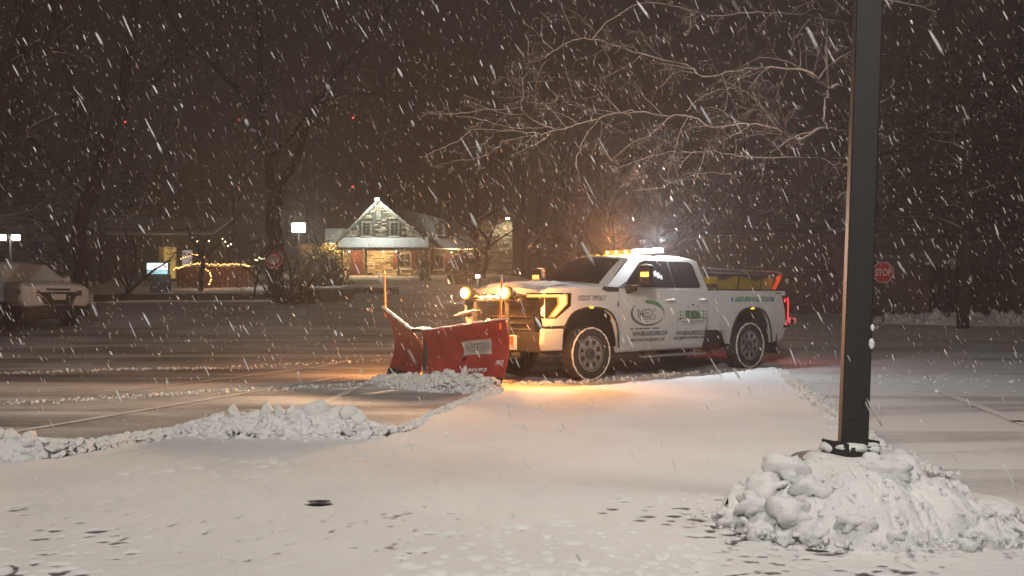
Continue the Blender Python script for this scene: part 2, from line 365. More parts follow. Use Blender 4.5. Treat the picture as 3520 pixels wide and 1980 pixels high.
# clods: a few angular lumps reused everywhere
def ico(sub):
    bm = bmesh.new(); bmesh.ops.create_icosphere(bm, subdivisions=sub, radius=1); v = np.array([x.co[:] for x in bm.verts]); f = np.array([[y.index for y in x.verts] for x in bm.faces]); bm.free(); return v, f
IV, IF = ico(2); IV3, IF3 = ico(3)
CLODS = []
for k in range(10):
    pr = np.random.default_rng(100+k); v = IV.copy()
    for c in range(14):                                  # knock flats off a ball
        n = pr.normal(size=3); n /= np.linalg.norm(n); h = .38+.42*pr.random(); d = v@n; v = v - np.outer(np.maximum(d-h, 0), n)
    v = v + .045*pr.normal(size=v.shape); v *= np.array([1.25, .75+.5*pr.random(), .55+.45*pr.random()]); CLODS.append(v)
def rotm(pr):
    q = Quaternion((pr.normal(), pr.normal(), pr.normal(), pr.normal())); q.normalize(); return np.array(q.to_matrix())
JV, JF = ico(1)
def clod_heap(items, seed):
    """items: (x, y, z, size) -> one mesh"""
    pr = np.random.default_rng(seed); VV = []; FF = []; k = 0
    for (x, y, z, s) in items:
        if s > .018: v = CLODS[pr.integers(len(CLODS))]; f_ = IF
        else: v = JV*(.7+.6*pr.random((len(JV), 1))); f_ = JF
        v = v@rotm(pr).T*s*np.array([1, 1, .85]) + np.array([x, y, z]); VV.append(v); FF.append(f_+k); k += len(v)
    return np_mesh('clods', np.concatenate(VV), np.concatenate(FF))
def windrow(name, label, path, width, height, seed, nclod, blocks=(), group=None):
    """ridge of plowed snow along a path with clods on it; height may vary along the path"""
    pr = np.random.default_rng(seed); path = [Vector((*p, 0)) for p in path]; root = empty(name, (0, 0, 0))
    seg = [(path[i+1]-path[i]).length for i in range(len(path)-1)]; tot = sum(seg)
    def at(t):
        s = t*tot
        for i, l in enumerate(seg):
            if s <= l or i == len(seg)-1: return path[i].lerp(path[i+1], min(s/l, 1)), (path[i+1]-path[i]).normalized(), height[i]+(height[i+1]-height[i])*min(s/l, 1)
            s -= l
    nu, nv = max(int(tot/.035), 12), 22; VV = []
    for i in range(nu+1):
        p, d, h = at(i/nu); nrm = Vector((-d.y, d.x, 0)); end = min(1, 6*min(i/nu, 1-i/nu)+.1)
        for j in range(nv+1):
            w = (j/nv*2-1); hh = h*end*max(0, 1-abs(w)**1.6)
            wd = width*(.55+.45*h/max(height))
            q = p + nrm*w*wd
            z = hh*(.74+.9*float(fbm(np.array(q.x*1.0), np.array(q.y), 4, 4.0, .6))) + .03*hh/max(h, .01)*float(fbm(np.array(q.x), np.array(q.y), 2, 14))
            VV.append((q.x, q.y, tz(q.x, q.y) - .015 + max(z, 0)))
    idx = np.arange((nu+1)*(nv+1)).reshape(nu+1, nv+1)
    q = np.stack([idx[:-1,:-1], idx[1:,:-1], idx[1:,1:], idx[:-1,1:]], -1).reshape(-1, 4)
    b = link('ridge', np_mesh('ridge', VV, q), M['snowrough'], root); finish(b, 180)
    items = []
    for i in range(nclod):
        p, d, h = at(pr.random()); nrm = Vector((-d.y, d.x, 0)); w = np.clip(pr.normal()*.5, -1.35, 1.35)
        hh = h*max(0, 1-abs(w)**1.6); wd = width*(.55+.45*h/max(height)); s = min(.005+.075*pr.random()**3.6, .40*h+.008); q = p+nrm*w*wd
        items.append((q.x, q.y, tz(q.x, q.y)+hh*.80+s*.08, s))
    c = link('clods', clod_heap(items, seed+1), M['snowrough'], root); finish(c, 40); c['kind'] = 'stuff'
    for (t, w, s) in blocks:
        p, d, h = at(t); nrm = Vector((-d.y, d.x, 0)); q = p+nrm*w*width; v = CLODS[pr.integers(len(CLODS))]@rotm(pr).T*s
        k = link('snow_block', np_mesh('snow_block', v, IF), M['snowrough'], root); k.location = (q.x, q.y, tz(q.x, q.y)+h*max(0, 1-abs(w)**1.6)*.9+s*.25); finish(k, 30)
    tag(root, label, 'snow bank', group); return root
windrow('snow_windrow', 'chunky snow ridge along the middle edge of the plowed sweep', [(-3.15, 8.45), (-2.9, 8.5), (-2.4, 8.5), (-1.9, 8.45), (-1.5, 8.4), (-1.15, 8.4)], .34, [.09, .17, .24, .24, .21, .11], 21, 4200,
        [(.28, .05, .11), (.42, .1, .14), (.5, -.1, .10), (.58, .2, .12), (.66, .0, .13), (.74, .1, .13), (.82, .0, .12), (.88, .1, .10), (.36, .3, .09), (.2, .1, .08)])
windrow('snow_windrow', 'blocky snow ridge cut off by the left picture edge', [(-6.2, 6.25), (-4.6, 6.9), (-4.1, 7.1), (-3.75, 7.35), (-3.5, 7.55)], .28, [.16, .20, .21, .18, .12], 22, 2800, [(.5, .1, .13), (.62, .2, .15), (.7, 0, .12), (.78, .1, .12), (.85, 0, .09)])
windrow('snow_windrow', 'low crumbly snow line joining the two bigger ridges', [(-3.5, 7.6), (-3.35, 8.1), (-3.1, 8.45)], .16, [.11, .10, .10], 23, 800)
windrow('snow_windrow', 'thin curved snow edge leading up to the plow blade', [(-1.15, 8.4), (-.98, 9.0), (-.8, 10.1), (-.5, 11.3), (-.2, 12.2)], .14, [.10, .07, .07, .08, .12], 24, 1600)
windrow('snow_windrow', 'low crumb-covered snow line from truck rear toward the lamp post', [(4.65, 16.1), (4.35, 14.3), (3.85, 12), (3.45, 9.9), (3.1, 8.0), (3.0, 6.6)], .22, [.05, .06, .07, .07, .07, .06], 25, 2000)
# wave of snow rolling in front of the blade
TH = Vector((-.775, -.632, 0)).normalized(); TL = Vector((-TH.y, TH.x, 0)); TC = Vector((.618, 14.975, 0))
def TW(x, y, z=0): p = TC + TH*x + TL*y; return Vector((p.x, p.y, z))
wp = [TW(2.72, -.9), TW(2.78, -.3), TW(2.72, .3), TW(2.52, .85), TW(2.25, 1.42)]
windrow('snow_wave', 'loose snow rolling up against the red plow blade', [(p.x, p.y) for p in wp], .25, [.10, .16, .20, .25, .20], 26, 3000, [(.6, .1, .10), (.7, 0, .12), (.8, .1, .11), (.9, -.1, .10)])
# stray crumbs on the lot
pr = np.random.default_rng(8); items = []
def crumbs(pts, n, spread, s0, s1):
    for i in range(n):
        t = pr.random()*(len(pts)-1); k = int(t); a = P(*pts[k], 1); b = P(*pts[k+1], 1); p = a.lerp(b, t-k)
        dd = 1.0/((HOR/1 - (HOR)) if False else 1)
        z = (p.z-CAMH); d = -CAMH/z if z < -1e-3 else 40
        x, y = p.x*d+pr.normal()*spread, d+pr.normal()*spread; s = s0+(s1-s0)*pr.random()**3
        items.append((x, y, tz(x, y)+s*.3, s))
crumbs([(0, 1015), (300, 1000), (530, 985), (760, 975), (1000, 960)], 520, .13, .006, .04)
crumbs([(0, 940), (300, 930), (560, 926), (970, 912)], 420, .16, .006, .04)
crumbs([(1290, 965), (1450, 962), (1640, 945), (1900, 930)], 360, .14, .006, .05)
crumbs([(1500, 985), (1700, 980), (1900, 960), (2050, 1050)], 90, .4, .006, .025)
crumbs([(2250, 960), (2400, 950), (2560, 990)], 50, .8, .012, .05)
cr = link('snow_crumbs', clod_heap(items, 77), M['snowrough']); finish(cr, 40); tag(cr, 'stray snow crumbs left on the plowed lot', 'snow', kind='stuff')

# ------------------------------------------------------------------ lamp post with snow pile
PX, PY = 2.13, 5.75
tilt = math.radians(2.2)
post = empty('lamp_post', (PX, PY, 0))
Rm = Matrix.Rotation(tilt, 3, 'Y')
def pp(z, x=0, y=0): return Rm @ Vector((x, y, z))
mb = MB(); hw = .081; rzp = Matrix.Rotation(math.radians(-12), 3, 'Z')
vs = [Rm @ (rzp @ Vector((a*hw*k, b*hw*k, 0)) + Vector((0, 0, z))) for z, k in ((.3, 1), (3.2, .97), (7.6, .90)) for a, b in ((-1, -1), (1, -1), (1, 1), (-1, 1))]
mb.add(vs, [(4*i+j, 4*i+(j+1) % 4, 4*i+4+(j+1) % 4, 4*i+4+j) for i in range(2) for j in range(4)]+[(3, 2, 1, 0), (8, 9, 10, 11)]); pl_ = mb.build('pole', M['polegreen'], post, None, .012, 3)
fr = rzp @ Vector((0, -1, 0)); mb = MB(); mb.box(pp(.62)+fr*.084, (.09, .008, .15), math.radians(-12)); mb.build('hand_hole_cover', M['polegreen'], pl_, None, .004)
for k_, (zz, ss, xx) in enumerate(((1.02, .022, .078), (1.12, .014, .080))):
    v_ = IV3*np.array([ss*.8, ss*.35, ss*1.5])+np.array(pp(zz)+rzp @ Vector((xx, -.078, 0))); b_ = link('stuck_snow', np_mesh('stuck_snow', v_, IF3), M['snow'], pl_); finish(b_, 180)
mb = MB(); mb.lathe([(.0, .29), (.33, .29), (.345, .27), (.345, 0), (.36, -.05)], (-.02, .02, 0), 'Z', 40); mb.build('pedestal', M['concrete'], post, 40)
ba = math.radians(24)
for i in range(4):                                         # base cover made of four bent plates
    a = ba + i*PI/2; n = Vector((math.cos(a), math.sin(a), 0)); t = Vector((-n.y, n.x, 0)); c = n*.125
    mb = MB(); mb.box((c.x, c.y, .355+.012*(-1)**i), (.012, .225, .085), a); mb.build('cover_plate', M['black'], post, None, .003)
for i in range(4):
    a = ba+PI/4+i*PI/2; mb = MB(); mb.tube([(.14*math.cos(a), .14*math.sin(a), .26), (.14*math.cos(a), .14*math.sin(a), .36)], .016, 8); mb.build('anchor_bolt', M['steel'], post)
def blob(name, c, r, seed, parent, amp=.25, fl=1):
    v = IV3.copy(); pr2 = np.random.default_rng(seed); o = pr2.random(3)*50
    n = 1 + amp*(fbm(v[:,0]*1.3+o[0], v[:,1]*1.3+v[:,2]*.9+o[1], 3, 1.6))*2
    v = v*n[:, None]*np.array(r); v[:,2] = np.where(v[:,2] < 0, v[:,2]*fl, v[:,2])
    b = link(name, np_mesh(name, v+np.array(c), IF3), M['snow'], parent); finish(b, 180); return b
for i, (x, y, z, rx, ry, rz_) in enumerate(((-.02, -.10, .375, .11, .06, .03), (.10, -.05, .37, .09, .06, .03), (-.13, .02, .36, .05, .05, .03), (.06, -.19, .325, .06, .035, .035), (.1, .1, .37, .07, .06, .03))):
    blob('settled_snow', (x, y, z), (rx, ry, rz_), 40+i, post)
# arms and two lamp heads above the frame
top = pp(7.5)
for s, nm in ((-1, 0), (1, 0)):
    mb = MB(); e = top + Vector((s*.55, -.2, .12)); mb.tube([top, top+Vector((s*.25, -.1, .10)), e], .035, 10); mb.build('arm', M['polegreen'], post, 60)
    hd = MB(); c = e+Vector((s*.28, -.1, .02)); hd.box(c, (.62, .34, .09)); h_ = hd.build('lamp_head', M['polegreen'], post, None, .02)
    ln = MB(); ln.box(c-Vector((0, 0, .049)), (.5, .26, .006)); ln.build('lens', emis('lot_lamp_lens', (1, .93, .82), 8), h_)
    light('lot_lamp_light', 'SPOT', c-Vector((0, 0, .09)), 375, (1, .945, .87), post, .16, 150, .6, (-.30, .10, -1))
tag(post, 'dark green lamp post rising out of the snow pile', 'lamp post')
# a second post behind the viewer lights the near part of the lot
post2 = empty('lamp_post', (-3.4, -9.2, 0))
mb = MB(); mb.tube([(0, 0, 0), (0, 0, 11.2)], [.10, .075], 20); mb.build('pole', M['polegreen'], post2, 40)
hd = MB(); hd.box((.35, .1, 11.24), (.62, .34, .09)); h_ = hd.build('lamp_head', M['polegreen'], post2, None, .02)
ln = MB(); ln.box((.35, .1, 11.19), (.5, .26, .006)); ln.build('lens', emis('lot_lamp_lens_b', (1, .93, .82), 8), h_)
light('lot_lamp_light', 'SPOT', (.35, .1, 11.1), 11800, (1, .945, .87), post2, .3, 72, 1.0, (3.4, 26.5, -9.0))
tag(post2, 'dark green lot lamp post standing behind the viewpoint', 'lamp post')

post3 = empty('lamp_post', (8.5, -4.5, 0))
mb = MB(); mb.tube([(0, 0, 0), (0, 0, 8.2)], [.10, .075], 20); mb.build('pole', M['polegreen'], post3, 40)
hd = MB(); hd.box((-.35, 0, 8.24), (.62, .34, .09)); h_ = hd.build('lamp_head', M['polegreen'], post3, None, .02)
ln = MB(); ln.box((-.35, 0, 8.19), (.5, .26, .006)); ln.build('lens', emis('lot_lamp_lens_c', (1, .88, .76), 8), h_)
light('lot_lamp_light', 'SPOT', (-.35, 0, 8.1), 600, (1, .945, .87), post3, .4, 95, 1.0, (.05, 1.3, -1))
tag(post3, 'lot lamp post behind and right of the viewpoint', 'lamp post')
# the pile round its foot
pile = empty('snow_pile', (PX, PY, 0))
nx, ny = 300, 260; ux = np.linspace(-1.25, 1.15, nx); uy = np.linspace(-1.35, .95, ny); UX, UY = np.meshgrid(ux, uy, indexing='ij')
cxp = UX-(-.10); cyp = UY-(-.40)
ang = np.arctan2(cyp, cxp); rad = np.hypot(cxp/np.where(cxp > 0, .80, .94), cyp/.96)
R0 = .77*(1+.10*np.sin(2*ang+.6)+.16*vnoise(ang*1.6+40, ang*0+3)+.10*vnoise(ang*5+11, ang*0+9)+.06*vnoise(ang*14+2, ang*0+5))
tt = rad/R0
hgt = .36*np.clip(1-tt**1.55, -.2, 1)**.85 if False else .285*np.where(tt < 1, (1-np.clip(tt, 0, 1)**2.1)**.8, -.3*(tt-1))
edge = sstep(1.0, .86, tt)
PXw, PYw = UX+PX, UY+PY
lum = .10*fbm(PXw, PYw, 3, 2.6) + .07*np.maximum(fbm(PXw+5, PYw, 2, 6.5), -.1)*sstep(.25, .8, tt) + .032*fbm(PXw, PYw, 4, 13, .55)*sstep(.15, .7, tt)
rough_face = sstep(-.1, -.5, cyp)*sstep(.55, .1, np.abs(cxp-.02))
lum = lum + rough_face*.03*np.abs(fbm(PXw, PYw, 3, 22)) - rough_face*.05*sstep(.75, .95, tt)
left_lumps = sstep(-.15, -.55, cxp)
lum = lum + left_lumps*.11*np.maximum(fbm(PXw+9, PYw+2, 2, 5.0), -.05)*sstep(1.05, .8, tt)
rp = np.hypot(UX+.0, UY); hgt = np.maximum(hgt, .262*sstep(.52, .27, np.hypot(UX-.05, UY+.02))*(tt < 1))
PZ = hgt + lum*edge*sstep(.16, .4, rp)
PZ = np.where(tt > 1.0, np.minimum(PZ, -.01), np.maximum(PZ, .0)+.045*sstep(1.0, .94, tt)) + .02
n1, n2 = UX.shape; idx = np.arange(n1*n2).reshape(n1, n2); q = np.stack([idx[:-1,:-1], idx[1:,:-1], idx[1:,1:], idx[:-1,1:]], -1)
kp = (tt < 1.07); q = q[kp[:-1,:-1] & kp[1:,1:]].reshape(-1, 4)
used = np.unique(q); remap = np.zeros(n1*n2, int); remap[used] = np.arange(len(used))
hp = link('heap', np_mesh('heap', np.stack([UX, UY, PZ], -1).reshape(-1, 3)[used], remap[q]), M['snow'], pile); finish(hp, 180)
def pile_z(x, y): return float(PZ[np.clip(np.searchsorted(ux, x), 0, nx-1), np.clip(np.searchsorted(uy, y), 0, ny-1)])
for i, (x, y, s) in enumerate(((-.66, -.52, .10), (-.52, -.44, .11), (-.78, -.62, .08), (-.84, -.42, .07), (-.62, -.82, .09), (-.45, -.66, .09), (-.80, -.84, .07), (-.36, -1.0, .07), (-.56, -.98, .07), (-.16, -1.06, .04), (.0, -.62, .09), (.15, -.52, .05), (.34, -.94, .09), (.50, -.80, .07), (.48, -.66, .06), (.46, -.46, .05), (.70, -.42, .08), (-.90, -.62, .05), (.20, -1.08, .04), (-.72, -.96, .05), (.46, -.98, .05), (.58, -.80, .05), (-.70, -.34, .06))):
    z = max(pile_z(x, y), .04); k = blob('snow_lump', (x, y, z+s*.12), (s*1.15, s*.95, s*.75), 60+i, pile, .55)
items = []
for i in range(240):
    a = pr.uniform(-PI, .35); r = .78+.35*abs(pr.normal())*.5; x, y = -.12+r*1.0*math.cos(a), -.36+r*.9*math.sin(a); s = .005+.028*pr.random()**4
    items.append((x, y, .06+s*.3, s))
for i in range(380):
    a = pr.uniform(-PI, PI); r = .74*pr.random()**.5; x, y = -.10+r*.80*math.cos(a), -.40+r*math.sin(a); s = .004+.026*pr.random()**4
    if math.hypot(x, y) < .30: continue
    items.append((x, y, pile_z(x, y)+s*.1, s))
for i in range(90):
    x, y = pr.uniform(.55, 1.1), pr.uniform(-1.15, -.5); s = .012+.035*pr.random()**2; items.append((x, y, .055+s*.3, s))
c = link('crumbs', clod_heap(items, 91), M['snowrough'], pile); finish(c, 60); c['kind'] = 'stuff'
tag(pile, 'big lumpy snow pile heaped round the lamp post foot', 'snow pile')

# ------------------------------------------------------------------ the plow truck
truck = empty('pickup_truck', TC, math.atan2(TH.y, TH.x))
def sy(z): return 1.0 - .10*(z-1.0)**2
def panel(name, outline, side, m, parent=truck, th=.07, off=0, cuts=(.5, .58, .66, .76, .86, .96, 1.06, 1.16, 1.26, 1.34, 1.4), bevel=.009):
    bm = bmesh.new(); f = bm.faces.new([bm.verts.new((x, 0, z)) for x, z in outline]); bmesh.ops.triangulate(bm, faces=[f])
    for c in cuts:
        bmesh.ops.bisect_plane(bm, geom=bm.verts[:]+bm.edges[:]+bm.faces[:], plane_co=(0, 0, c), plane_no=(0, 0, 1))
    for v in bm.verts: v.co.y = side*(sy(v.co.z)+off)
    r = bmesh.ops.extrude_face_region(bm, geom=bm.faces[:])
    for v in [e for e in r['geom'] if isinstance(e, bmesh.types.BMVert)]: v.co.y -= side*th
    bmesh.ops.recalc_face_normals(bm, faces=bm.faces); me = bpy.data.meshes.new(name); bm.to_mesh(me); bm.free()
    return finish(link(name, me, m, parent), 32, bevel, 2)
def arc(pts, n=5):
    """round the corners of an open polyline (chaikin)"""
    for _ in range(2):
        q = [pts[0]]
        for a, b in zip(pts[:-1], pts[1:]): q += [(a[0]*.75+b[0]*.25, a[1]*.75+b[1]*.25), (a[0]*.25+b[0]*.75, a[1]*.25+b[1]*.75)]
        pts = q + [pts[-1]]
    return pts
ARF = arc([(.63, .50), (.60, .86), (.36, 1.13), (-.30, 1.15), (-.56, .92), (-.62, .45)])
ARR = arc([(-3.45, .47), (-3.53, .84), (-3.80, 1.11), (-4.42, 1.11), (-4.66, .82), (-4.73, .45)])
for s in (1, -1):
    panel('front_fender', [(.96, .87), (1.0, 1.05), (.98, 1.40), (.9, 1.44), (-.30, 1.475), (-.60, 1.475), (-.615, .45)] + ARF[::-1][1:-8] + [(.60, .87)], s, M['white'])
    d1 = panel('front_door', [(-.63, .46), (-.63, 1.44), (-1.96, 1.44), (-1.99, 1.0), (-1.98, .46)], s, M['white'])
    d2 = panel('rear_door', [(-1.995, .46), (-2.005, 1.0), (-1.975, 1.44), (-2.83, 1.44), (-2.80, .95), (-2.70, .46)], s, M['white'])
    panel('bed_side', [(-2.87, .73), (-2.87, 1.42), (-5.14, 1.42), (-5.17, 1.1), (-5.14, .72), (-5.05, .5)] + ARR[::-1] + [(-3.40, .47), (-3.30, .72)], s, M['white'])
    # rocker with a soft round edge
    mb = MB(); mb.tube([(-.60, s*.93, .47), (-2.68, s*.93, .47)], .055, 12); mb.build('rocker', M['white'], truck, 60)
    for d, hx in ((d1, -1.80), (d2, -2.64)):
        mb = MB(); mb.tube([(hx+.11, s*1.0, 1.25), (hx+.07, s*1.045, 1.255), (hx-.07, s*1.045, 1.255), (hx-.12, s*1.0, 1.25)], [.012, .022, .022, .012], 10); mb.build('door_handle', M['white'], d, 60)
    mb = MB(); mb.box((-1.93, s*.985, .335), (1.62, .11, .035)); mb.build('side_step', M['alloy'], truck, None, .01)
    for x in (-1.3, -1.95, -2.6):
        mb = MB(); mb.tube([(x, s*.9, .335), (x, s*.7, .45)], .018, 8); mb.build('step_bracket', M['steel'], truck)
    # wheel-arch trim, dark and thin
    for A in (ARF, ARR):
        mb = MB(); mb.tube([(x, s*(sy(z)-.004), z) for x, z in A], .016, 8); mb.build('arch_trim', M['black'], truck, 60)
    # amber marker at the crown of each arch
    for x, z in ((.02, 1.145), (-4.10, 1.10)):
        mb = MB(); mb.lathe([(0, .03), (.02, .028), (.032, .018), (.036, 0)], (0, 0, 0), 'Y', 20)
        mb.v = [(x+v[0]*2.0, s*(sy(z)+v[1]*.6-.004), z+v[2]*.62) for v in mb.v]; mb.build('marker_lamp', M['ambersoft'], truck, 60)
# hidden dark body that fills wells and underside
mb = MB(); mb.box((-.2, 0, .93), (2.2, 1.30, .86)); mb.box((-2.2, 0, .78), (2.0, 1.7, .62)); mb.box((-4.0, 0, .62), (2.2, 1.2, .3)); mb.build('chassis', M['black'], truck)
mb = MB(); mb.tube([(-4.04, -.75, .42), (-4.04, .75, .42)], .06, 12); mb.build('axle', M['steel'], truck, 60)
mb = MB(); mb.lathe([(0, -.17), (.13, -.12), (.17, 0), (.13, .12), (0, .17)], (-4.04, 0, .42), 'X', 20); mb.build('differential', M['steel'], truck, 60)
mb = MB(); mb.tube([(0, -.75, .42), (0, .75, .42)], .05, 12); mb.build('axle', M['steel'], truck, 60)
mb = MB(); mb.tube([(-3.25, .55, .42), (-3.6, .55, .42)], .10, 14); mb.build('exhaust_muffler', mat('rusty_red', (.16, .03, .02), .7, noise=.4), truck, 60)
mb = MB(); mb.box((-4.0, 0, .80), (2.26, 1.8, .04)); mb.build('bed_floor', M['black'], truck)
mb = MB(); mb.box((-2.885, 0, 1.1), (.04, 1.86, .62)); mb.build('bed_front_wall', M['white'], truck, None, .008)
mb = MB(); mb.grid(lambda u, v: (-5.17+.02*math.sin(v*PI), (u*2-1)*.86, .72+v*.69), 8, 8); tg = mb.build('tailgate', M['white'], truck, 60)
for s in (1, -1):
    mb = MB(); mb.box((-4.0, s*.945, 1.432), (2.27, .085, .028)); mb.build('bed_rail_cap', M['black'], truck, None, .008)
# front: hood, grille, headlamps, bumper
def hood(u, v):
    y = (v*2-1); x = 1.02-.10*y*y - u*(1.36-.02) ; e = abs(y)**5
    z = 1.46+.02*u + .085*(1-y*y)*(.45+.55*min(1, u*2.2)) - .07*e - .05*max(0, 1-u*7)**2
    if .30 < abs(y) < .52: z += .014*math.sin((abs(y)-.30)/.22*PI)
    return (x, y*.985, z)
mb = MB(); mb.grid(hood, 28, 36); hd = mb.build('hood', M['white'], truck, 50)
mb = MB(); mb.grid(lambda u, v: tuple(a+b for a, b in zip(hood(u*.55, .12+v*.76), (0, 0, .012+.010*math.sin(u*9+v*17)*math.sin(v*23)))), 24, 30); mb.build('hood_snow', M['snow'], hd, 60)
mb = MB(); mb.grid(lambda u, v: (hood(0, v)[0], hood(0, v)[1], hood(0, v)[2]-u*.09), 2, 24); mb.build('hood_lip', M['white'], truck, 60)
mb = MB(); mb.grid(lambda u, v: (.99-.09*(v*2-1)**2-.03*u, (v*2-1)*.66, 1.37-u*.66), 4, 12); gr = mb.build('grille', M['black'], truck, 60)
for k in range(6):
    mb = MB(); z = 1.30-k*.10; mb.tube([(1.0-.09*(t/6)**2, t*.10, z) for t in range(-6, 7)], .016, 6); mb.build('grille_bar', M['steel'], gr, 60)
for s in (1, -1):
    # housing wraps the corner: side face, then front face
    mb = MB(); sd_ = [(.44, 1.365), (.985, 1.365), (.985, .985), (.76, .985), (.46, 1.17)]; mb.add([(x, s*(sy(z)+.006), z) for x, z in sd_], [tuple(range(5))])
    mb.add([(.992, s*.998, 1.365), (1.0, s*.60, 1.365), (1.0, s*.60, 1.26), (1.0, s*.74, 1.24), (1.0, s*.80, .985), (.992, s*.998, .985)], [tuple(range(6))]); hl = mb.build('headlamp', M['glass'], truck)
    mb = MB(); Lg = [(.52, 1.345), (.985, 1.345), (.985, 1.298), (.74, 1.298), (.74, 1.19), (.93, 1.0), (.785, 1.0), (.53, 1.20)]; mb.add([(x, s*(sy(z)+.011), z) for x, z in Lg], [(0, 1, 2, 3), (0, 3, 4, 7), (7, 4, 5, 6)])
    mb.add([(.998, s*1.004, 1.345), (1.006, s*.61, 1.345), (1.006, s*.61, 1.300), (.998, s*1.004, 1.300)], [(0, 1, 2, 3)]); mb.build('running_lamp', M['amber'], hl)
    mb = MB(); Lc = [(.555, 1.337), (.985, 1.337), (.985, 1.310), (.70, 1.310), (.70, 1.185), (.885, 1.012), (.815, 1.012), (.565, 1.195)]; mb.add([(x, s*(sy(z)+.014), z) for x, z in Lc], [(0, 1, 2, 3), (0, 3, 4, 7), (7, 4, 5, 6)])
    mb.add([(1.001, s*1.004, 1.337), (1.010, s*.63, 1.337), (1.010, s*.63, 1.312), (1.001, s*1.004, 1.312)], [(0, 1, 2, 3)]); mb.build('lamp_core', emis('running_lamp_core', (1, .50, .10), 4), hl)
    mb = MB(); mb.prism([(.99, .50), (1.02, .60), (1.0, .83), (.60, .83), (.63, .50)], s*.90, s*1.005, 'Y'); mb.build('bumper_end', M['white'], truck, None, .02)
    mb = MB(); mb.box((.80, s*.99, .855), (.40, .03, .03)); mb.build('bumper_trim', M['black'], truck)
light('running_lamp_glow', 'SPOT', (1.12, 1.12, 1.14), 75, (1, .36, .12), truck, .06, 160, .9, (.5, .9, -.35))
light('running_lamp_glow', 'SPOT', (1.12, -1.12, 1.14), 260, (1, .34, .08), truck, .06, 140, .8, (.7, -.7, -.35))
light('running_lamp_halo', 'POINT', (1.16, 1.20, 1.18), 60, (1, .36, .06), truck, .05)
mb = MB(); mb.grid(lambda u, v: (1.04-.10*(v*2-1)**2, (v*2-1)*.9, .78-u*.30), 4, 14); mb.build('bumper', M['black'], truck, 60)
# cab
def wsh(t, s):     # windshield: t across -1..1, s up 0..1
    b = Vector((.02-.40*t*t, .93*t, 1.53-.065*t*t)); c = Vector((-.98-.16*t*t, .68*t, 2.005-.055*t*t)); p = b.lerp(c, s); p.z += .03*math.sin(s*PI)*(1-.3*t*t); return p
def roof(u, v):
    t = v*2-1; f = wsh(t, 1); w = .68+.08*min(1, u*1.6); e = abs(t)**6
    return (f.x+(-2.79-f.x)*u, w*t*1.0, 2.005-.055*t*t + .035*math.sin(min(u*1.25, 1)*PI*.5) - .02*e - .03*max(0, u-.9)*10*max(0, u-.9)*10)
mb = MB(); mb.grid(lambda u, v: wsh(u*2-1, v), 16, 8); mb.grid(roof, 24, 24)
for s in (1, -1):
    ed = [roof(i/24, 1 if s > 0 else 0) for i in range(25)]
    lo = [Vector((-.38, s*.93, 1.465)).lerp(Vector((-2.84, s*.975, 1.44)), max(0, (i-0)/24)) for i in range(25)]
    A = wsh(s, 0)
    vs = [Vector(e) for e in ed]+lo; mb.add(vs, [(i, i+1, 25+i+1, 25+i) for i in range(24)])
rr = [roof(1, j/24) for j in range(25)]; mb.add([Vector(p) for p in rr]+[Vector((-2.84, (j/24*2-1)*.975, 1.30)) for j in range(25)], [(j, j+1, 25+j+1, 25+j) for j in range(24)])
cab = mb.build('cab', M['white'], truck, 38)
mb = MB(); mb.grid(lambda u, v: wsh((u*2-1)*.885*(1-.02*v), .05+v*.86)+Vector((.008, 0, .010)), 16, 8); mb.build('windshield', M['glass'], truck, 60)
mb = MB(); mb.grid(lambda u, v: tuple(Vector(roof(.25+u*.6, .1+v*.8))+Vector((0, 0, .010+.006*math.sin(u*13+v*7)))), 14, 14); mb.build('roof_snow', M['snow'], cab, 60)
def sidept(x, z, s, off=.0):
    """on the leaning side of the cab"""
    k = (z-1.45)/(1.965-1.45); yb = .93+(.975-.93)*min(1, max(0, (-.38-x)/2.46)); yt = .68+.08*min(1, max(0, (-1.14-x)/1.03)); return Vector((x, s*(yb+(yt-yb)*k+off), z))
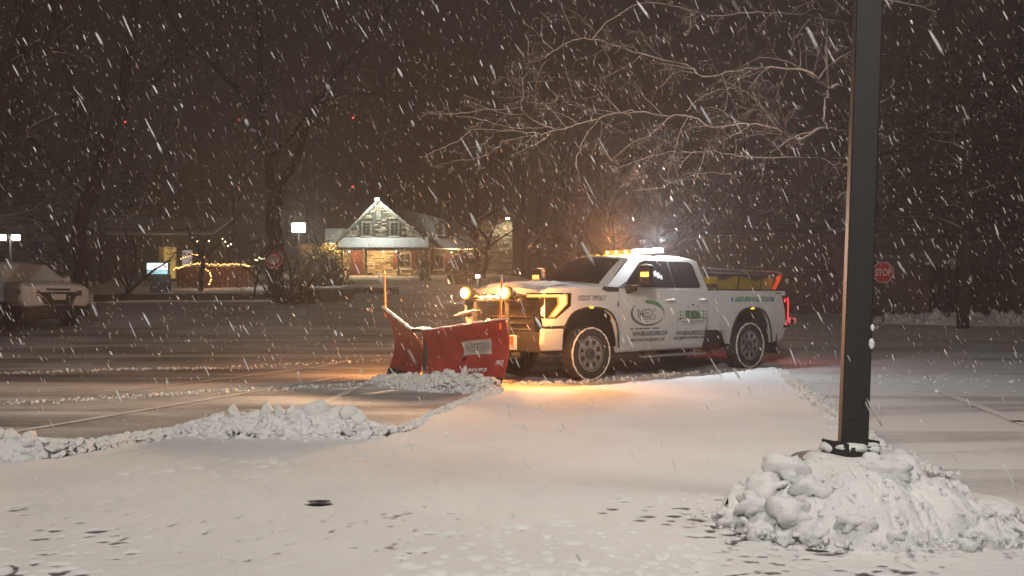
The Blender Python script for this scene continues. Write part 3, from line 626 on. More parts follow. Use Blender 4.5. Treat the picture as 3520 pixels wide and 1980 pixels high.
for s in (1, -1):
    for nm, ol in (('front_window', [(-.76, 1.47), (-1.96, 1.46), (-1.97, 1.92), (-1.50, 1.925), (-1.36, 1.89)]), ('rear_window', [(-2.005, 1.46), (-2.61, 1.46), (-2.66, 1.50), (-2.62, 1.87), (-2.55, 1.915), (-2.015, 1.92)])):
        mb = MB(); n = len(ol); mb.add([sidept(x, z, s, .010) for x, z in ol]+[sidept(x, z, s, -.02) for x, z in ol], [tuple(range(n)), tuple(reversed(range(n, 2*n)))]+[(i, i+n, (i+1) % n+n, (i+1) % n) for i in range(n)])
        mb.build(nm, M['glass'], truck)
    mb = MB(); mb.tube([sidept(-1.987, z, s, -.006) for z in (1.463, 1.918)], .021, 8); mb.build('window_pillar', M['black'], truck)
    # black sail and badge behind the hood
    mb = MB(); mb.add([sidept(x, z, s, .014) for x, z in ((-.62, 1.455), (-.80, 1.455), (-.86, 1.56))], [(0, 1, 2)]); mb.build('mirror_sail', M['black'], truck)
    mb = MB(); mb.prism([(-.22, 1.43), (-.26, 1.475), (-.58, 1.46), (-.58, 1.39), (-.32, 1.395)], s*(.985), s*1.004, 'Y'); mb.build('fender_vent', M['steel'], truck, None, .004)
    # tow mirror
    mb = MB(); mb.box((-.90, s*1.30, 1.655), (.12, .23, .30)); mr = mb.build('mirror', M['black'], truck, None, .03, 3)
    mb = MB(); mb.tube([(-.78, s*.97, 1.46), (-.84, s*1.12, 1.48), (-.88, s*1.26, 1.54)], [.05, .035, .045], 10); mb.tube([(-.80, s*.96, 1.40), (-.84, s*1.14, 1.43)], [.05, .03], 10); mb.build('mirror_arm', M['black'], mr, 60)
    mb = MB(); mb.box((-.835, s*1.325, 1.665), (.012, .17, .075)); mb.build('mirror_signal', emis('mirror_signal', (1, .45, .08), 4), mr, None, .004)
    for k in (-.02, .02):
        mb = MB(); mb.box((-.828, s*1.325, 1.665+k), (.006, .17, .008)); mb.build('signal_slat', M['black'], mr)
    mb = MB(); mb.grid(lambda u, v: (-.96+u*.12, s*(1.19+v*.22), 1.81+.025*math.sin(u*PI)*math.sin(v*PI)), 6, 8); mb.build('mirror_snow', M['snow'], mr, 60)
    mb = MB(); mb.grid(lambda u, v: (-.90+u*.12, s*(1.0+v*.24), 1.485+.022*math.sin(u*PI)*math.sin(v*PI)), 6, 8); mb.build('arm_snow', M['snow'], mr, 60)
# wipers, cowl
mb = MB(); mb.tube([wsh(-.75, .03)+Vector((.02, 0, .02)), wsh(.0, .08)+Vector((.02, 0, .02))], .008, 6); mb.build('wiper', M['black'], truck)
mb = MB(); mb.tube([wsh(.05, .03)+Vector((.02, 0, .02)), wsh(.75, .10)+Vector((.02, 0, .02))], .008, 6); mb.build('wiper', M['black'], truck)
# roof markers and light bar
for t in (-.62, -.25, 0, .25, .62):
    p = Vector(roof(.07, t*.5+.5)); mb = MB(); mb.lathe([(.0, .030), (.02, .026), (.034, .012), (.04, -.005)], (0, 0, 0), 'Z', 16); mb.v = [(p.x+v[0]*1.3, p.y+v[1]*.9, p.z+v[2]*.9) for v in mb.v]; mb.build('cab_marker_lamp', M['ambersoft'], truck, 60)
bar = empty('light_bar'); bar.parent = truck
bar.location = (-1.98, 0, 2.03)
mb = MB(); mb.box((0, 0, .022), (.16, 1.36, .04)); mb.build('bar_base', M['black'], bar, None, .01)
for k in range(6):
    y = -.57+k*.228; mb = MB(); mb.box((0, y, .08), (.14, .15, .075)); mb.build('lamp_module', M['beacon'] if k < 3 else M['whitelamp'], bar, None, .012)
    if k < 3: MB().box((0, y, .085), (.146, .07, .05)).build('lamp_core', emis('beacon_core', (1, .66, .22), 9), bar, None, .01)
light('beacon_white', 'POINT', (.02, .66, .24), 280, (.82, .90, 1), bar, .05)
light('beacon_white', 'POINT', (.02, .25, .24), 150, (.82, .90, 1), bar, .05)
light('beacon_amber', 'POINT', (.14, -.35, .26), 560, (1, .36, .08), bar, .05)
# tail
for s in (1, -1):
    mb = MB(); mb.prism([(-5.02, 1.33), (-5.19, 1.33), (-5.22, 1.10), (-5.19, .86), (-5.12, .86), (-5.10, 1.05)], s*.86, s*1.0, 'Y'); tl = mb.build('tail_lamp', mat('tail_lens', (.10, .004, .006), .2), truck, None, .01)
    mb = MB(); mb.tube([(-5.20, s*.985, 1.29), (-5.225, s*.985, 1.20), (-5.225, s*.985, 1.08), (-5.205, s*.985, .90)], .020, 8); mb.build('tail_filament', M['redlamp'], tl, 60)
    mb = MB(); mb.lathe([(0, .035), (.03, .03), (.045, .01), (.05, 0)], (0, 0, 0), 'Y', 16); mb.v = [(-5.12+v[0]*.8, s*(.985+v[1]*.6), 1.24+v[2]) for v in mb.v]; mb.build('tail_bulb', M['redlamp'], tl, 60)
    mb = MB(); mb.tube([(-5.06, s*.93, .72), (-5.22, s*.96, .74), (-5.34, s*.90, .74), (-5.36, s*.5, .74)], .075, 10); mb.build('rear_bumper', M['chrome'], truck, 60)
    mb = MB(); mb.box((-4.86, s*.86, .42), (.02, .26, .36)); mb.build('mud_flap', M['black'], truck)
light('tail_glow', 'POINT', (-5.45, .98, 1.1), 8, (1, .05, .06), truck, .05); light('tail_glow', 'POINT', (-5.45, -.98, 1.1), 6, (1, .05, .06), truck, .05)
# wheels
def wheel(x, s):
    w = empty('wheel'); w.parent = truck; w.location = (x, s*.85, .42)
    mb = MB(); mb.lathe([(.265, -.12), (.33, -.135), (.395, -.13), (.418, -.10), (.42, 0), (.418, .10), (.398, .13), (.335, .138), (.268, .12)], (0, 0, 0), 'Y', 56); mb.build('tyre', M['rubber'], w, 50)
    for k in range(44):
        a = 2*PI*k/44; mb = MB(); mb.box((.418*math.cos(a), .055*(-1)**k, .418*math.sin(a)), (.018, .13, .035), M=Matrix.Rotation(-a, 3, 'Y'))
        if k == 0: tm = mb.mesh('tread')
        blk = mb if k == 0 else MB.box(blk, (.418*math.cos(a), .055*(-1)**k, .418*math.sin(a)), (.018, .13, .035), M=Matrix.Rotation(-a, 3, 'Y'))
    t_ = blk.build('tread', M['rubber'], w)
    mb = MB(); mb.lathe([(.268, .10), (.272, .135), (.255, .14), (.245, .11), (.235, .02), (.0, .02)], (0, 0, 0), 'Y', 48); rim = mb.build('rim', M['steel'], w, 40)
    if s < 0: rim.scale = (1, -1, 1)
    mb = MB(); mb.lathe([(.250, s*.085), (.250, s*.118), (.19, s*.108), (.09, s*.092), (.0, s*.09)], (0, 0, 0), 'Y', 40); mb.build('wheel_face', M['alloy'], w, 40)
    for k in range(8):                                     # black plates give the shade of eight U-shaped openings, with raised lips
        a0 = 2*PI*(k+.5)/8; e = Vector((math.cos(a0), 0, math.sin(a0))); tn = Vector((-math.sin(a0), 0, math.cos(a0)))
        U = [(.238, .062), (.19, .050), (.150, .034), (.128, .014), (.128, -.014), (.150, -.034), (.19, -.050), (.238, -.062)]
        pk = [e*r+tn*q+Vector((0, s*(.1005+.07*(r-.13)), 0)) for r, q in U]
        mb = MB(); mb.add([p+Vector((0, s*.006, 0)) for p in pk], [tuple(range(8))]); po = mb.build('pocket_plate', M['black'], w)
        mb = MB(); mb.tube([p+Vector((0, s*.010, 0)) for p in pk], .008, 6); mb.build('pocket_lip', M['alloy'], po, 60)
    mb = MB(); mb.lathe([(.245, s*.115), (.262, s*.138), (.276, s*.135), (.272, s*.11)], (0, 0, 0), 'Y', 48); mb.build('rim_lip', M['alloy'], w, 60)
    mb = MB(); mb.lathe([(.085, s*.06), (.085, s*.115), (.06, s*.13), (0, s*.133)], (0, 0, 0), 'Y', 24); hb = mb.build('hub_cap', M['steel'], w, 40)
    for k in range(8):
        a = 2*PI*k/8; mb = MB(); mb.tube([(.068*math.cos(a), s*.11, .068*math.sin(a)), (.068*math.cos(a), s*.14, .068*math.sin(a))], .010, 6); mb.build('lug_nut', M['chrome'], hb)
    # snow packed into the tyre's outer shoulder
    mb = MB(); pts = []; rd = []
    for k in range(61):
        a = 2*PI*k/60; r = .402+.004*math.sin(k*1.7); pts.append((r*math.cos(a), s*.128, r*math.sin(a))); rd.append(.013+.006*math.sin(k*2.3+x)*math.cos(k*.9))
    mb.tube(pts, rd, 6, False); mb.build('packed_snow', M['snowrough'], w, 60)
for x in (0, -4.05):
    for s in (1, -1): wheel(x, s)
# lettering -------------------------------------------------------------------
def text_mesh(txt, w, h, shear=0, bold=0):
    c = bpy.data.curves.new('txt', 'FONT'); c.body = txt; c.extrude = 0; c.offset = bold; c.resolution_u = 3
    o = bpy.data.objects.new('txt', c); COL.objects.link(o); dg = bpy.context.evaluated_depsgraph_get()
    me = bpy.data.meshes.new_from_object(o.evaluated_get(dg)); bpy.data.objects.remove(o)
    v = np.array([x.co[:] for x in me.vertices]); v[:,0] += shear*v[:,1]; mn, mx = v.min(0), v.max(0)
    v[:,0] = (v[:,0]-(mn[0]+mx[0])/2)/(mx[0]-mn[0])*w; v[:,1] = (v[:,1]-(mn[1]+mx[1])/2)/(mx[1]-mn[1])*h; v[:,2] = 0
    me.vertices.foreach_set('co', v.astype(np.float32).ravel()); return me, v
def letter(txt, x, z, w, h, m, parent=truck, shear=0, name='lettering', slope=0, off=.0035, bold=.02):
    me, v = text_mesh(txt, w, h, shear, bold); X = x - v[:,0]; Z = z + v[:,1] + slope*v[:,0]
    me.vertices.foreach_set('co', np.stack([X, sy(Z)+off, Z], -1).astype(np.float32).ravel()); me.update()
    return link(name, me, m, parent)
def decal(poly, m, name='decal', off=.003, parent=truck):
    return MB().add([(x, sy(z)+off, z) for x, z in poly], [tuple(range(len(poly)))]).build(name, m, parent)
letter('USDOT 3995617', 0.0, 1.29, .60, .085, M['decal'])
letter('6', -.575, 1.20, .05, .10, M['decal'])
# ring of the first emblem: dark crescent and a fat green sweep
def crescent(a0, a1, wfun, m, n=40):
    vs = []
    for i in range(n+1):
        t = i/n; a = a0+(a1-a0)*t; w = wfun(t)
        for r in (1-w, 1+.25*w): z = 1.04+.205*r*math.sin(a)*1.0; x = -1.27-.40*r*math.cos(a); vs.append((x, sy(z)+.003, z))
    MB().add(vs, [(2*i, 2*i+1, 2*i+3, 2*i+2) for i in range(n)]).build('emblem_ring', m, truck, fix=False)
crescent(math.radians(138), math.radians(338), lambda t: .02+.11*math.sin(t*PI)**.8, M['decal'])
crescent(math.radians(98), math.radians(-10), lambda t: .05+.19*math.sin(min(1, t*.9+.25)*PI)**.9, M['decalgreen'])
letter('MEX', -1.25, 1.04, .44, .135, M['decal'], bold=.03); letter('MEX', -1.25, 1.04, .405, .105, M['decalwhite'], off=.0065, bold=0)
letter('LANDSCAPING INC', -1.26, .945, .40, .03, M['decal'])
for (a, b) in ((-.85, -.93), (-.97, -1.05), (-1.07, -1.15), (-1.17, -1.32), (-1.38, -1.55)): decal([(a, .800), (b, .800), (b, .778), (a, .778)], M['decal'])
letter('WWW.MEXLANDSCAPING.COM', -1.33, .705, .84, .082, M['decal'], shear=.22, bold=.05)
letter('MEXLANDSCAPING@GMAIL.COM', -1.28, .60, .82, .066, M['decal'], shear=.22, bold=.05)
letter('WWW.MEXRAILFENCING.COM', -2.375, .69, .80, .078, M['decal'], shear=.22, bold=.05)
letter('HELLO@MEXRAILFENCING.COM', -2.32, .605, .80, .066, M['decal'], shear=.22, bold=.05)
# second emblem: fence, block letters, three birds
decal([(-2.21, 1.075), (-2.335, 1.075), (-2.335, .925), (-2.21, .925)], M['decal']); decal([(-2.345, 1.07), (-2.605, 1.07), (-2.605, .925), (-2.345, .925)], M['decalgreen'], off=.0025)
letter('M', -2.272, 1.0, .10, .12, M['decalgreen'], off=.006); letter('EX', -2.475, 1.0, .22, .13, M['decal'], off=.006, bold=.04)
for s, xc in ((1, -2.10), (-1, -2.70)):
    for dz in (.05, .0, -.05): decal([(xc+.09, 1.0+dz+.006), (xc-.09, 1.0+dz+.006), (xc-.09, 1.0+dz-.006), (xc+.09, 1.0+dz-.006)], M['decalgreen'])
    decal([(xc+.02, 1.08), (xc+.005, 1.08), (xc+.005, .89), (xc+.02, .89)], M['decalgreen'])
    decal([(xc+s*.09, .90), (xc-s*.09, .955), (xc-s*.09, .97), (xc+s*.09, .915)], M['decal'])
letter('RAIL FENCING', -2.41, .885, .56, .035, M['decal']); letter('INC', -2.41, .845, .12, .028, M['decal'])
for a in (-2.14, -2.52): decal([(a, .848), (a-.16, .848), (a-.16, .842), (a, .842)], M['decal'])
for bx, bz, k, m_ in ((-2.28, 1.14, .8, 'decalgreen'), (-2.41, 1.175, 1.2, 'decal'), (-2.54, 1.14, .8, 'decalgreen')):
    decal([(bx+.03*k, bz-.005*k), (bx+.008*k, bz-.012*k), (bx, bz-.04*k), (bx-.010*k, bz-.012*k), (bx-.03*k, bz+.005*k), (bx-.006*k, bz+.01*k), (bx, bz+.04*k), (bx+.008*k, bz+.01*k)], M[m_], 'bird_decal')
letter('LANDSCAPING & RAIL FENCING', -4.11, 1.265, 1.06, .10, M['decalgreen'], bold=.05)
decal([(-3.50, 1.215), (-3.465, 1.25), (-3.475, 1.28), (-3.50, 1.325), (-3.53, 1.28), (-3.535, 1.245)], M['decalblue'], 'drop_decal')
for k in range(3): decal([(-4.67-k*.035, 1.31), (-4.69-k*.035, 1.31), (-4.69-k*.035, 1.215), (-4.67-k*.035, 1.215)], M['decalblue'], 'fence_decal')
for dz in (1.28, 1.245): decal([(-4.655, dz+.008), (-4.775, dz+.008), (-4.775, dz-.008), (-4.655, dz-.008)], M['decalblue'], 'fence_decal', .0045)
decal([(-4.83, 1.385), (-5.0, 1.385), (-5.0, 1.365), (-4.83, 1.365)], M['black'], 'badge')
tag(truck, 'white four-door pickup truck with green company lettering, pushing snow', 'truck')

# ------------------------------------------------------------------ the V plow on its front
plow = empty('snow_plow', TC, math.atan2(TH.y, TH.x))
def wing(s, outer, inner, zo, zi, nm):
    """curved mouldboard: profile hollow faces forward"""
    def pt(u, v, off=0):
        a = Vector((*inner, 0)).lerp(Vector((*outer, 0)), u); zt = zi+(zo-zi)*u; z = .05+(zt-.05)*v
        d = (Vector((*outer, 0))-Vector((*inner, 0))).normalized(); n = Vector((-d.y, d.x, 0)); n = n if n.x > 0 else -n
        bow = -.20*math.sin(min(v*1.12, 1.1)*PI*.80) + .10*v*v
        flare = .10*u*v
        p = a + n*(bow+off+.05) + d*flare; return Vector((p.x, p.y, z))
    mb = MB(); nu, nv = 16, 14; mb.grid(lambda u, v: pt(u, v), nu, nv); k = len(mb.v); mb.grid(lambda u, v: pt(u, v, -.02), nu, nv)
    ring = lambda i, j: i*(nv+1)+j
    mb.add([], []); F2 = []
    for i in range(nu): F2 += [(ring(i, 0), ring(i+1, 0), k+ring(i+1, 0), k+ring(i, 0)), (ring(i, nv), ring(i+1, nv), k+ring(i+1, nv), k+ring(i, nv))]
    for j in range(nv): F2 += [(ring(0, j), ring(0, j+1), k+ring(0, j+1), k+ring(0, j)), (ring(nu, j), ring(nu, j+1), k+ring(nu, j+1), k+ring(nu, j))]
    mb.f += F2
    w = mb.build('wing', M['redplow'], plow, 45)
    mb = MB(); mb.grid(lambda u, v: pt(u, v*.16, .012)+Vector((0, 0, -.02)), 12, 2); mb.build('cutting_edge', M['steel'], w, 60)
    mb = MB(); mb.grid(lambda u, v: pt(u, 1)+Vector((-.075+.085*v, 0, .012+.022*math.sin(v*PI)+.006*math.sin(u*31))), 30, 4); mb.build('top_snow', M['snow'], w, 60)
    mb = MB(); mb.tube([pt(u/8, 1, -.03)+Vector((0, 0, -.015)) for u in range(9)], .024, 8); mb.build('top_rail', M['redplow'], w, 60)
    for u in (.15, .45, .75, .97):
        mb = MB(); mb.tube([pt(u, v, -.035) for v in (.05, .2, .4, .6, .8, .97)], .022, 6); mb.build('back_rib', M['redplow'], w, 60)
    p = pt(.93, 1, -.03); q = p+Vector((.0, s*.03, .62))
    mb = MB(); mb.tube([p-Vector((0, 0, .12)), p.lerp(q, .92)], [.017, .014], 8); mk = mb.build('marker_stick', M['orange'], w, 60)
    mb = MB(); mb.tube([p.lerp(q, .92), q], [.014, .012], 8); mb.build('marker_tip', M['decalwhite'], mk, 60)
    return pt, w
ptN, wN = wing(1, (2.00, 1.24), (2.54, .10), .99, .80, 'near')
ptF, wF = wing(-1, (2.28, -1.30), (2.54, -.10), 1.13, .80, 'far')
mb = MB(); mb.tube([(2.42, 0, .06), (2.42, 0, .80)], .055, 12); mb.build('hinge_post', M['steel'], plow, 60)
mb = MB(); mb.prism([(2.36, -.18), (2.60, -.16), (2.60, .16), (2.36, .18)], .80, .835, 'Z'); cp = mb.build('center_flap', M['black'], plow, None, .01)
mb = MB(); mb.grid(lambda u, v: (2.36+u*.24, -.18+v*.36, .838+.03*math.sin(u*PI)*math.sin(v*PI)**.5), 8, 10); mb.build('flap_snow', M['snow'], cp, 60)
def on_wing(txt, u0, u1, v0, v1, m, back=None, mir=False):
    def mp(a, b, off): return ptN(u0+(u1-u0)*a, v0+(v1-v0)*b, off)
    if back:
        MB().grid(lambda u, v: mp(u, v, .006), 8, 5).build('decal_plate', back, wN, 60, fix=False)
    me, v = text_mesh(txt, 1, 1, .15, .04)
    co = [mp(.5+x*.84, .5+y*.62, .011) for x, y, _ in v]; me.vertices.foreach_set('co', np.array([c[:] for c in co], np.float32).ravel()); me.update(); link('lettering', me, m, wN)
on_wing('WESTERN', .46, .80, .50, .74, mat('faded_print', (.26, .24, .22), .6), mat('worn_plate', (.46, .43, .40), .6, noise=.3, nscale=9))
on_wing('MVP3', .52, .80, .20, .30, M['decalwhite'])
on_wing('PRO', .86, .97, .30, .42, M['decalwhite'])
# push frame and raised lamps
mb = MB()
for s in (1, -1): mb.tube([(1.0, s*.42, .42), (2.40, s*.10, .30)], .05, 8)
mb.tube([(1.25, -.5, .42), (1.25, .5, .42)], .05, 8); mb.build('push_frame', M['steel'], plow, 60)
mb = MB()
for s in (1, -1): mb.tube([(1.20, s*.40, .38), (1.22, s*.40, 1.26)], .035, 8)
mb.tube([(1.22, -.72, 1.26), (1.22, .72, 1.26)], .032, 8); mb.tube([(1.22, -.4, .80), (1.22, .4, .80)], .03, 8); hg = mb.build('head_gear', M['steel'], plow, 60)
mb = MB()
for s in (1, -1): mb.tube([(1.5, s*.25, .45), (2.05, s*.55, .45)], .035, 8); mb.tube([(2.0, s*.53, .45), (2.3, s*.70, .46)], .02, 8)
mb.tube([(1.25, 0, .95), (1.75, 0, .42)], .04, 8); mb.build('hydraulic_ram', M['chrome'], plow, 60)
for s in (1, -1):
    mb = MB(); mb.lathe([(0, -.10), (.06, -.09), (.11, .0), (.125, .06), (.12, .075)], (0, 0, 0), 'X', 24)
    mb.v = [(1.27+v[0], s*.50+v[1]*1.15, 1.37+v[2]*.86) for v in mb.v]; pl = mb.build('plow_lamp', M['black'], plow, 60)
    mb = MB(); mb.lathe([(.092, .098), (.05, .108), (0, .112)], (0, 0, 0), 'X', 24); mb.v = [(1.27+v[0], s*.50+v[1]*1.12, 1.37+v[2]*.84) for v in mb.v]; mb.build('lens', M['headlamp'], pl, 60)
    mb = MB(); mb.lathe([(.120, .070), (.108, .090), (.091, .099)], (0, 0, 0), 'X', 24); mb.v = [(1.27+v[0], s*.50+v[1]*1.12, 1.37+v[2]*.84) for v in mb.v]; mb.build('amber_halo_rim', emis('amber_halo_rim', (1, .34, .03), 2.2), pl, 60)  # glowing ring added round the lens to stand in for its orange halo
    light('plow_lamp_beam', 'SPOT', (1.42, s*.50, 1.37), 420, (1, .70, .45), plow, .07, 95, .6, (1, s*.05, -.14))
    light('plow_lamp_spill', 'POINT', (1.46, s*.50, 1.40), 190, (1, .40, .09), plow, .07)
    mb = MB(); mb.box((1.22, s*.55, .62), (.05, .12, .22)); mb.build('mount_plate', M['decalwhite'], plow, None, .006)
    mb = MB(); mb.box((1.255, s*.55, .66), (.012, .07, .11)); mb.build('side_reflector', emis('reflector_glow', (1, .20, .02), .9), plow, None, .003)  # reflector glows by itself; the light it returns is put in as emission
mb = MB(); mb.grid(lambda u, v: (1.14+u*.14, -.32+v*.64, 1.29+.05*math.sin(u*PI)*math.sin(v*PI)**.6+.012*math.sin(v*19)), 8, 18); mb.build('bar_snow', M['snow'], hg, 60)
mb = MB(); mb.grid(lambda u, v: (1.5+u*.16, -.45+v*.55, 1.0+.10*v+.04*math.sin(u*PI)*math.sin(v*PI)**.6), 8, 18); mb.build('ram_snow', M['snow'], hg, 60)
tag(plow, 'red V-shaped snow plow blade with orange marker sticks', 'snow plow')

# ------------------------------------------------------------------ salt spreader in the bed
spr = empty('salt_spreader', TC, math.atan2(TH.y, TH.x))
mb = MB(); mb.hexa([(-3.0, -.62, 1.10), (-3.0, .62, 1.10), (-5.05, .62, 1.10), (-5.05, -.62, 1.10), (-2.98, -.74, 1.72), (-2.98, .74, 1.72), (-5.22, .74, 1.72), (-5.22, -.74, 1.72)]); hop = mb.build('hopper', M['yellow'], spr, None, .04, 3)
for x in (-3.35, -4.05, -4.75, -5.18):
    for s in (1, -1):
        mb = MB(); mb.hexa([(x-.012, s*.62, 1.12), (x+.012, s*.62, 1.12), (x+.012, s*.645, 1.12), (x-.012, s*.645, 1.12), (x-.012, s*.73, 1.70), (x+.012, s*.73, 1.70), (x+.012, s*.757, 1.70), (x-.012, s*.757, 1.70)]); mb.build('hopper_rib', M['tarp'], hop)
mb = MB(); mb.box((-3.22, .72, 1.60), (.30, .16, .15)); mb.build('engine_cover', M['yellow'], spr, None, .03)
mb = MB(); mb.grid(lambda u, v: (-2.98-u*2.27, -.76+v*1.52, 1.725+.05*math.sin(v*PI)+.01*math.sin(u*40)*math.sin(v*PI)), 40, 12); mb.build('tarp_cover', M['tarp'], spr, 60)
for s in (1, -1):
    mb = MB(); mb.grid(lambda u, v: (-2.98-u*2.27, s*(.772+.010*math.sin(u*23)), 1.73-v*(.05+.06*math.sin(u*7)**4)), 40, 3); mb.build('tarp_skirt', M['tarp'], spr, 60)
    mb = MB(); mb.tube([(-2.90, s*.80, 1.815), (-3.6, s*.80, 1.81), (-5.15, s*.80, 1.79), (-5.30, s*.80, 1.75)], .014, 8); mb.build('tarp_rail', M['alloy'], spr, 60)
    mb = MB(); mb.hexa([(-5.16, s*.70, 1.44), (-5.13, s*.70, 1.44), (-5.13, s*.76, 1.44), (-5.16, s*.76, 1.44), (-5.32, s*.74, 1.72), (-5.22, s*.74, 1.72), (-5.22, s*.80, 1.72), (-5.32, s*.80, 1.72)]); mb.build('end_reflector', mat('orange_red_glow', (.8, .08, .01), .4, emit=(1, .10, .01), es=.35), spr)  # reflected orange light is put into the part as its own faint glow
mb = MB(); mb.tube([(-2.93, .80, 1.62), (-2.93, .80, 1.76)], .012, 6); mb.build('strap_hook', M['alloy'], spr)
mb = MB(); mb.box((-5.62, .62, .83), (.42, .34, .13)); sp_ = mb.build('spinner_housing', M['white'], spr, None, .03)
mb = MB(); mb.lathe([(.0, .02), (.05, .015), (.06, 0)], (0, 0, 0), 'Y', 16); mb.v = [(-5.66+v[0], .79+v[1], .83+v[2]) for v in mb.v]; mb.build('spinner_hub', M['black'], sp_, 60)
mb = MB(); mb.tube([(-5.2, .62, .92), (-5.45, .62, .90)], .05, 8); mb.build('spinner_chute', M['steel'], spr, 60)
tag(spr, 'yellow salt spreader hopper under a black tarp in the truck bed', 'salt spreader')

# ------------------------------------------------------------------ parked SUV at the left
SD = 25.0; p0 = P(146, 770, 24.6); suv = empty('parked_suv', (p0.x, p0.y, tz(p0.x, p0.y)-.0)); suv.rotation_euler = (0, 0, math.atan2(-.55, .83)); suv.scale = (1.08, 1.08, 1.10)
# local: +x forward (nose at x = 0), y left, z up
M['carwhite'] = snow_top('snow_dusted_white_paint', (.62, .61, .60), .1, .5, (.76, .76, .75))
ST = [(0.02, .60, .98, .80), (-.05, .56, 1.06, .88), (-.35, .56, 1.13, .93), (-1.0, .58, 1.17, .95), (-1.9, .50, 1.19, .95), (-3.4, .50, 1.18, .95), (-4.3, .54, 1.15, .93), (-4.6, .60, 1.05, .86)]
def ring(x, z0, z1, w):
    return [(x, -w*.90, z0), (x, -w, z0+.12), (x, -w*1.0, z0+.45*(z1-z0)), (x, -w*.975, z1-.10), (x, -w*.86, z1), (x, -w*.4, z1+.035), (x, 0, z1+.045), (x, w*.4, z1+.035), (x, w*.86, z1), (x, w*.975, z1-.10), (x, w, z0+.45*(z1-z0)), (x, w, z0+.12), (x, w*.90, z0)]
def loft(rings, mb):
    n = len(rings[0]); mb.add([p for r in rings for p in r], [(i*n+j, (i+1)*n+j, (i+1)*n+(j+1) % n, i*n+(j+1) % n) for i in range(len(rings)-1) for j in range(n)] + [tuple(range(n)), tuple(reversed(range((len(rings)-1)*n, len(rings)*n)))])
    return mb
loft([ring(*s) for s in ST], MB()).build('body', M['carwhite'], suv, 50, .03)
GR = [(-1.0, 1.17, .86, 1.20, .80), (-1.75, 1.18, .86, 1.62, .66), (-2.2, 1.18, .86, 1.69, .64), (-3.4, 1.18, .86, 1.68, .64), (-4.35, 1.14, .84, 1.22, .76)]
mb = MB(); loft([[(x, -w0, z0), (x, -w1, z1-.05), (x, -w1*.85, z1), (x, 0, z1+.02), (x, w1*.85, z1), (x, w1, z1-.05), (x, w0, z0)] for x, z0, w0, z1, w1 in GR], mb); mb.build('cabin', M['carwhite'], suv, 50)
mb = MB(); mb.grid(lambda u, v: (-1.05-.68*v, (u*2-1)*(.78-.14*v), 1.225+.40*v+.012), 8, 6); mb.build('windshield_snow', M['snow'], suv, 60)
for s in (1, -1):
    mb = MB(); mb.add([(-1.45, s*.84, 1.20), (-2.6, s*.855, 1.20), (-2.6, s*.665, 1.60), (-1.85, s*.675, 1.58)], [(0, 1, 2, 3)]); mb.v = [(x, y+s*.012, z) for x, y, z in mb.v]; mb.build('side_window', M['glass'], suv)
    mb = MB(); mb.hexa([(-.12, s*.50, .80), (.03, s*.44, .80), (.03, s*.46, .80), (-.14, s*.90, .80), (-.12, s*.50, .95), (.05, s*.48, .93), (.05, s*.5, .93), (-.20, s*.93, .98)]) if False else mb.grid(lambda u, v: (.045-.20*u*u, s*(.46+u*.46), .82+v*.13+u*.03), 8, 3); mb.build('headlight', mat('dull_lamp', (.16, .09, .085), .15), suv, 60)
    mb = MB(); mb.tube([(-1.30, s*.90, 1.22), (-1.25, s*1.04, 1.26)], [.06, .10], 10); mb.build('mirror', M['carwhite'], suv, 60)
    for x in (-.85, -3.65):
        mb = MB(); mb.lathe([(.0, .02), (.20, .03), (.25, .10), (.34, .11), (.35, 0), (.34, -.11), (.2, -.11)], (0, 0, 0), 'Y', 28); mb.v = [(x+v[0], s*.84+s*v[1], .35+v[2]) for v in mb.v]; mb.build('wheel', M['rubber'], suv, 50)
    mb = MB(); mb.box((-.12, s*.74, .47), (.12, .24, .10)); mb.build('fog_recess', M['black'], suv, None, .02)
mb = MB(); mb.grid(lambda u, v: (.055-.02*(u*2-1)**2, (u*2-1)*(.52-.16*v), .92-v*.30), 10, 5); gr_ = mb.build('grille', M['black'], suv, 60)
mb = MB(); mb.tube([(.03, -.58, .90), (.06, -.40, .80), (.075, -.26, .61), (.08, 0, .585), (.075, .26, .61), (.06, .40, .80), (.03, .58, .90)], .022, 8); mb.build('grille_wing', M['chrome'], gr_, 60)
mb = MB(); mb.box((.075, 0, .80), (.015, .32, .14)); mb.build('number_plate', M['decalwhite'], suv, None, .004)
mb = MB(); mb.grid(lambda u, v: (.045-.10*(u*2-1)**2, (u*2-1)*.62, 1.005-v*.05), 10, 2); mb.build('hood_gap', M['black'], suv, 60)
mb = MB(); mb.grid(lambda u, v: (.035-.14*(u*2-1)**2, (u*2-1)*.84, .60-v*.30), 10, 2); mb.build('lower_lip', M['black'], suv, 60)
mb = MB(); mb.box((-2.25, 0, .44), (4.35, 1.66, .36)); mb.build('underbody', M['black'], suv, None, .05)
tag(suv, 'snow-covered white SUV parked at the left edge of the picture', 'car')

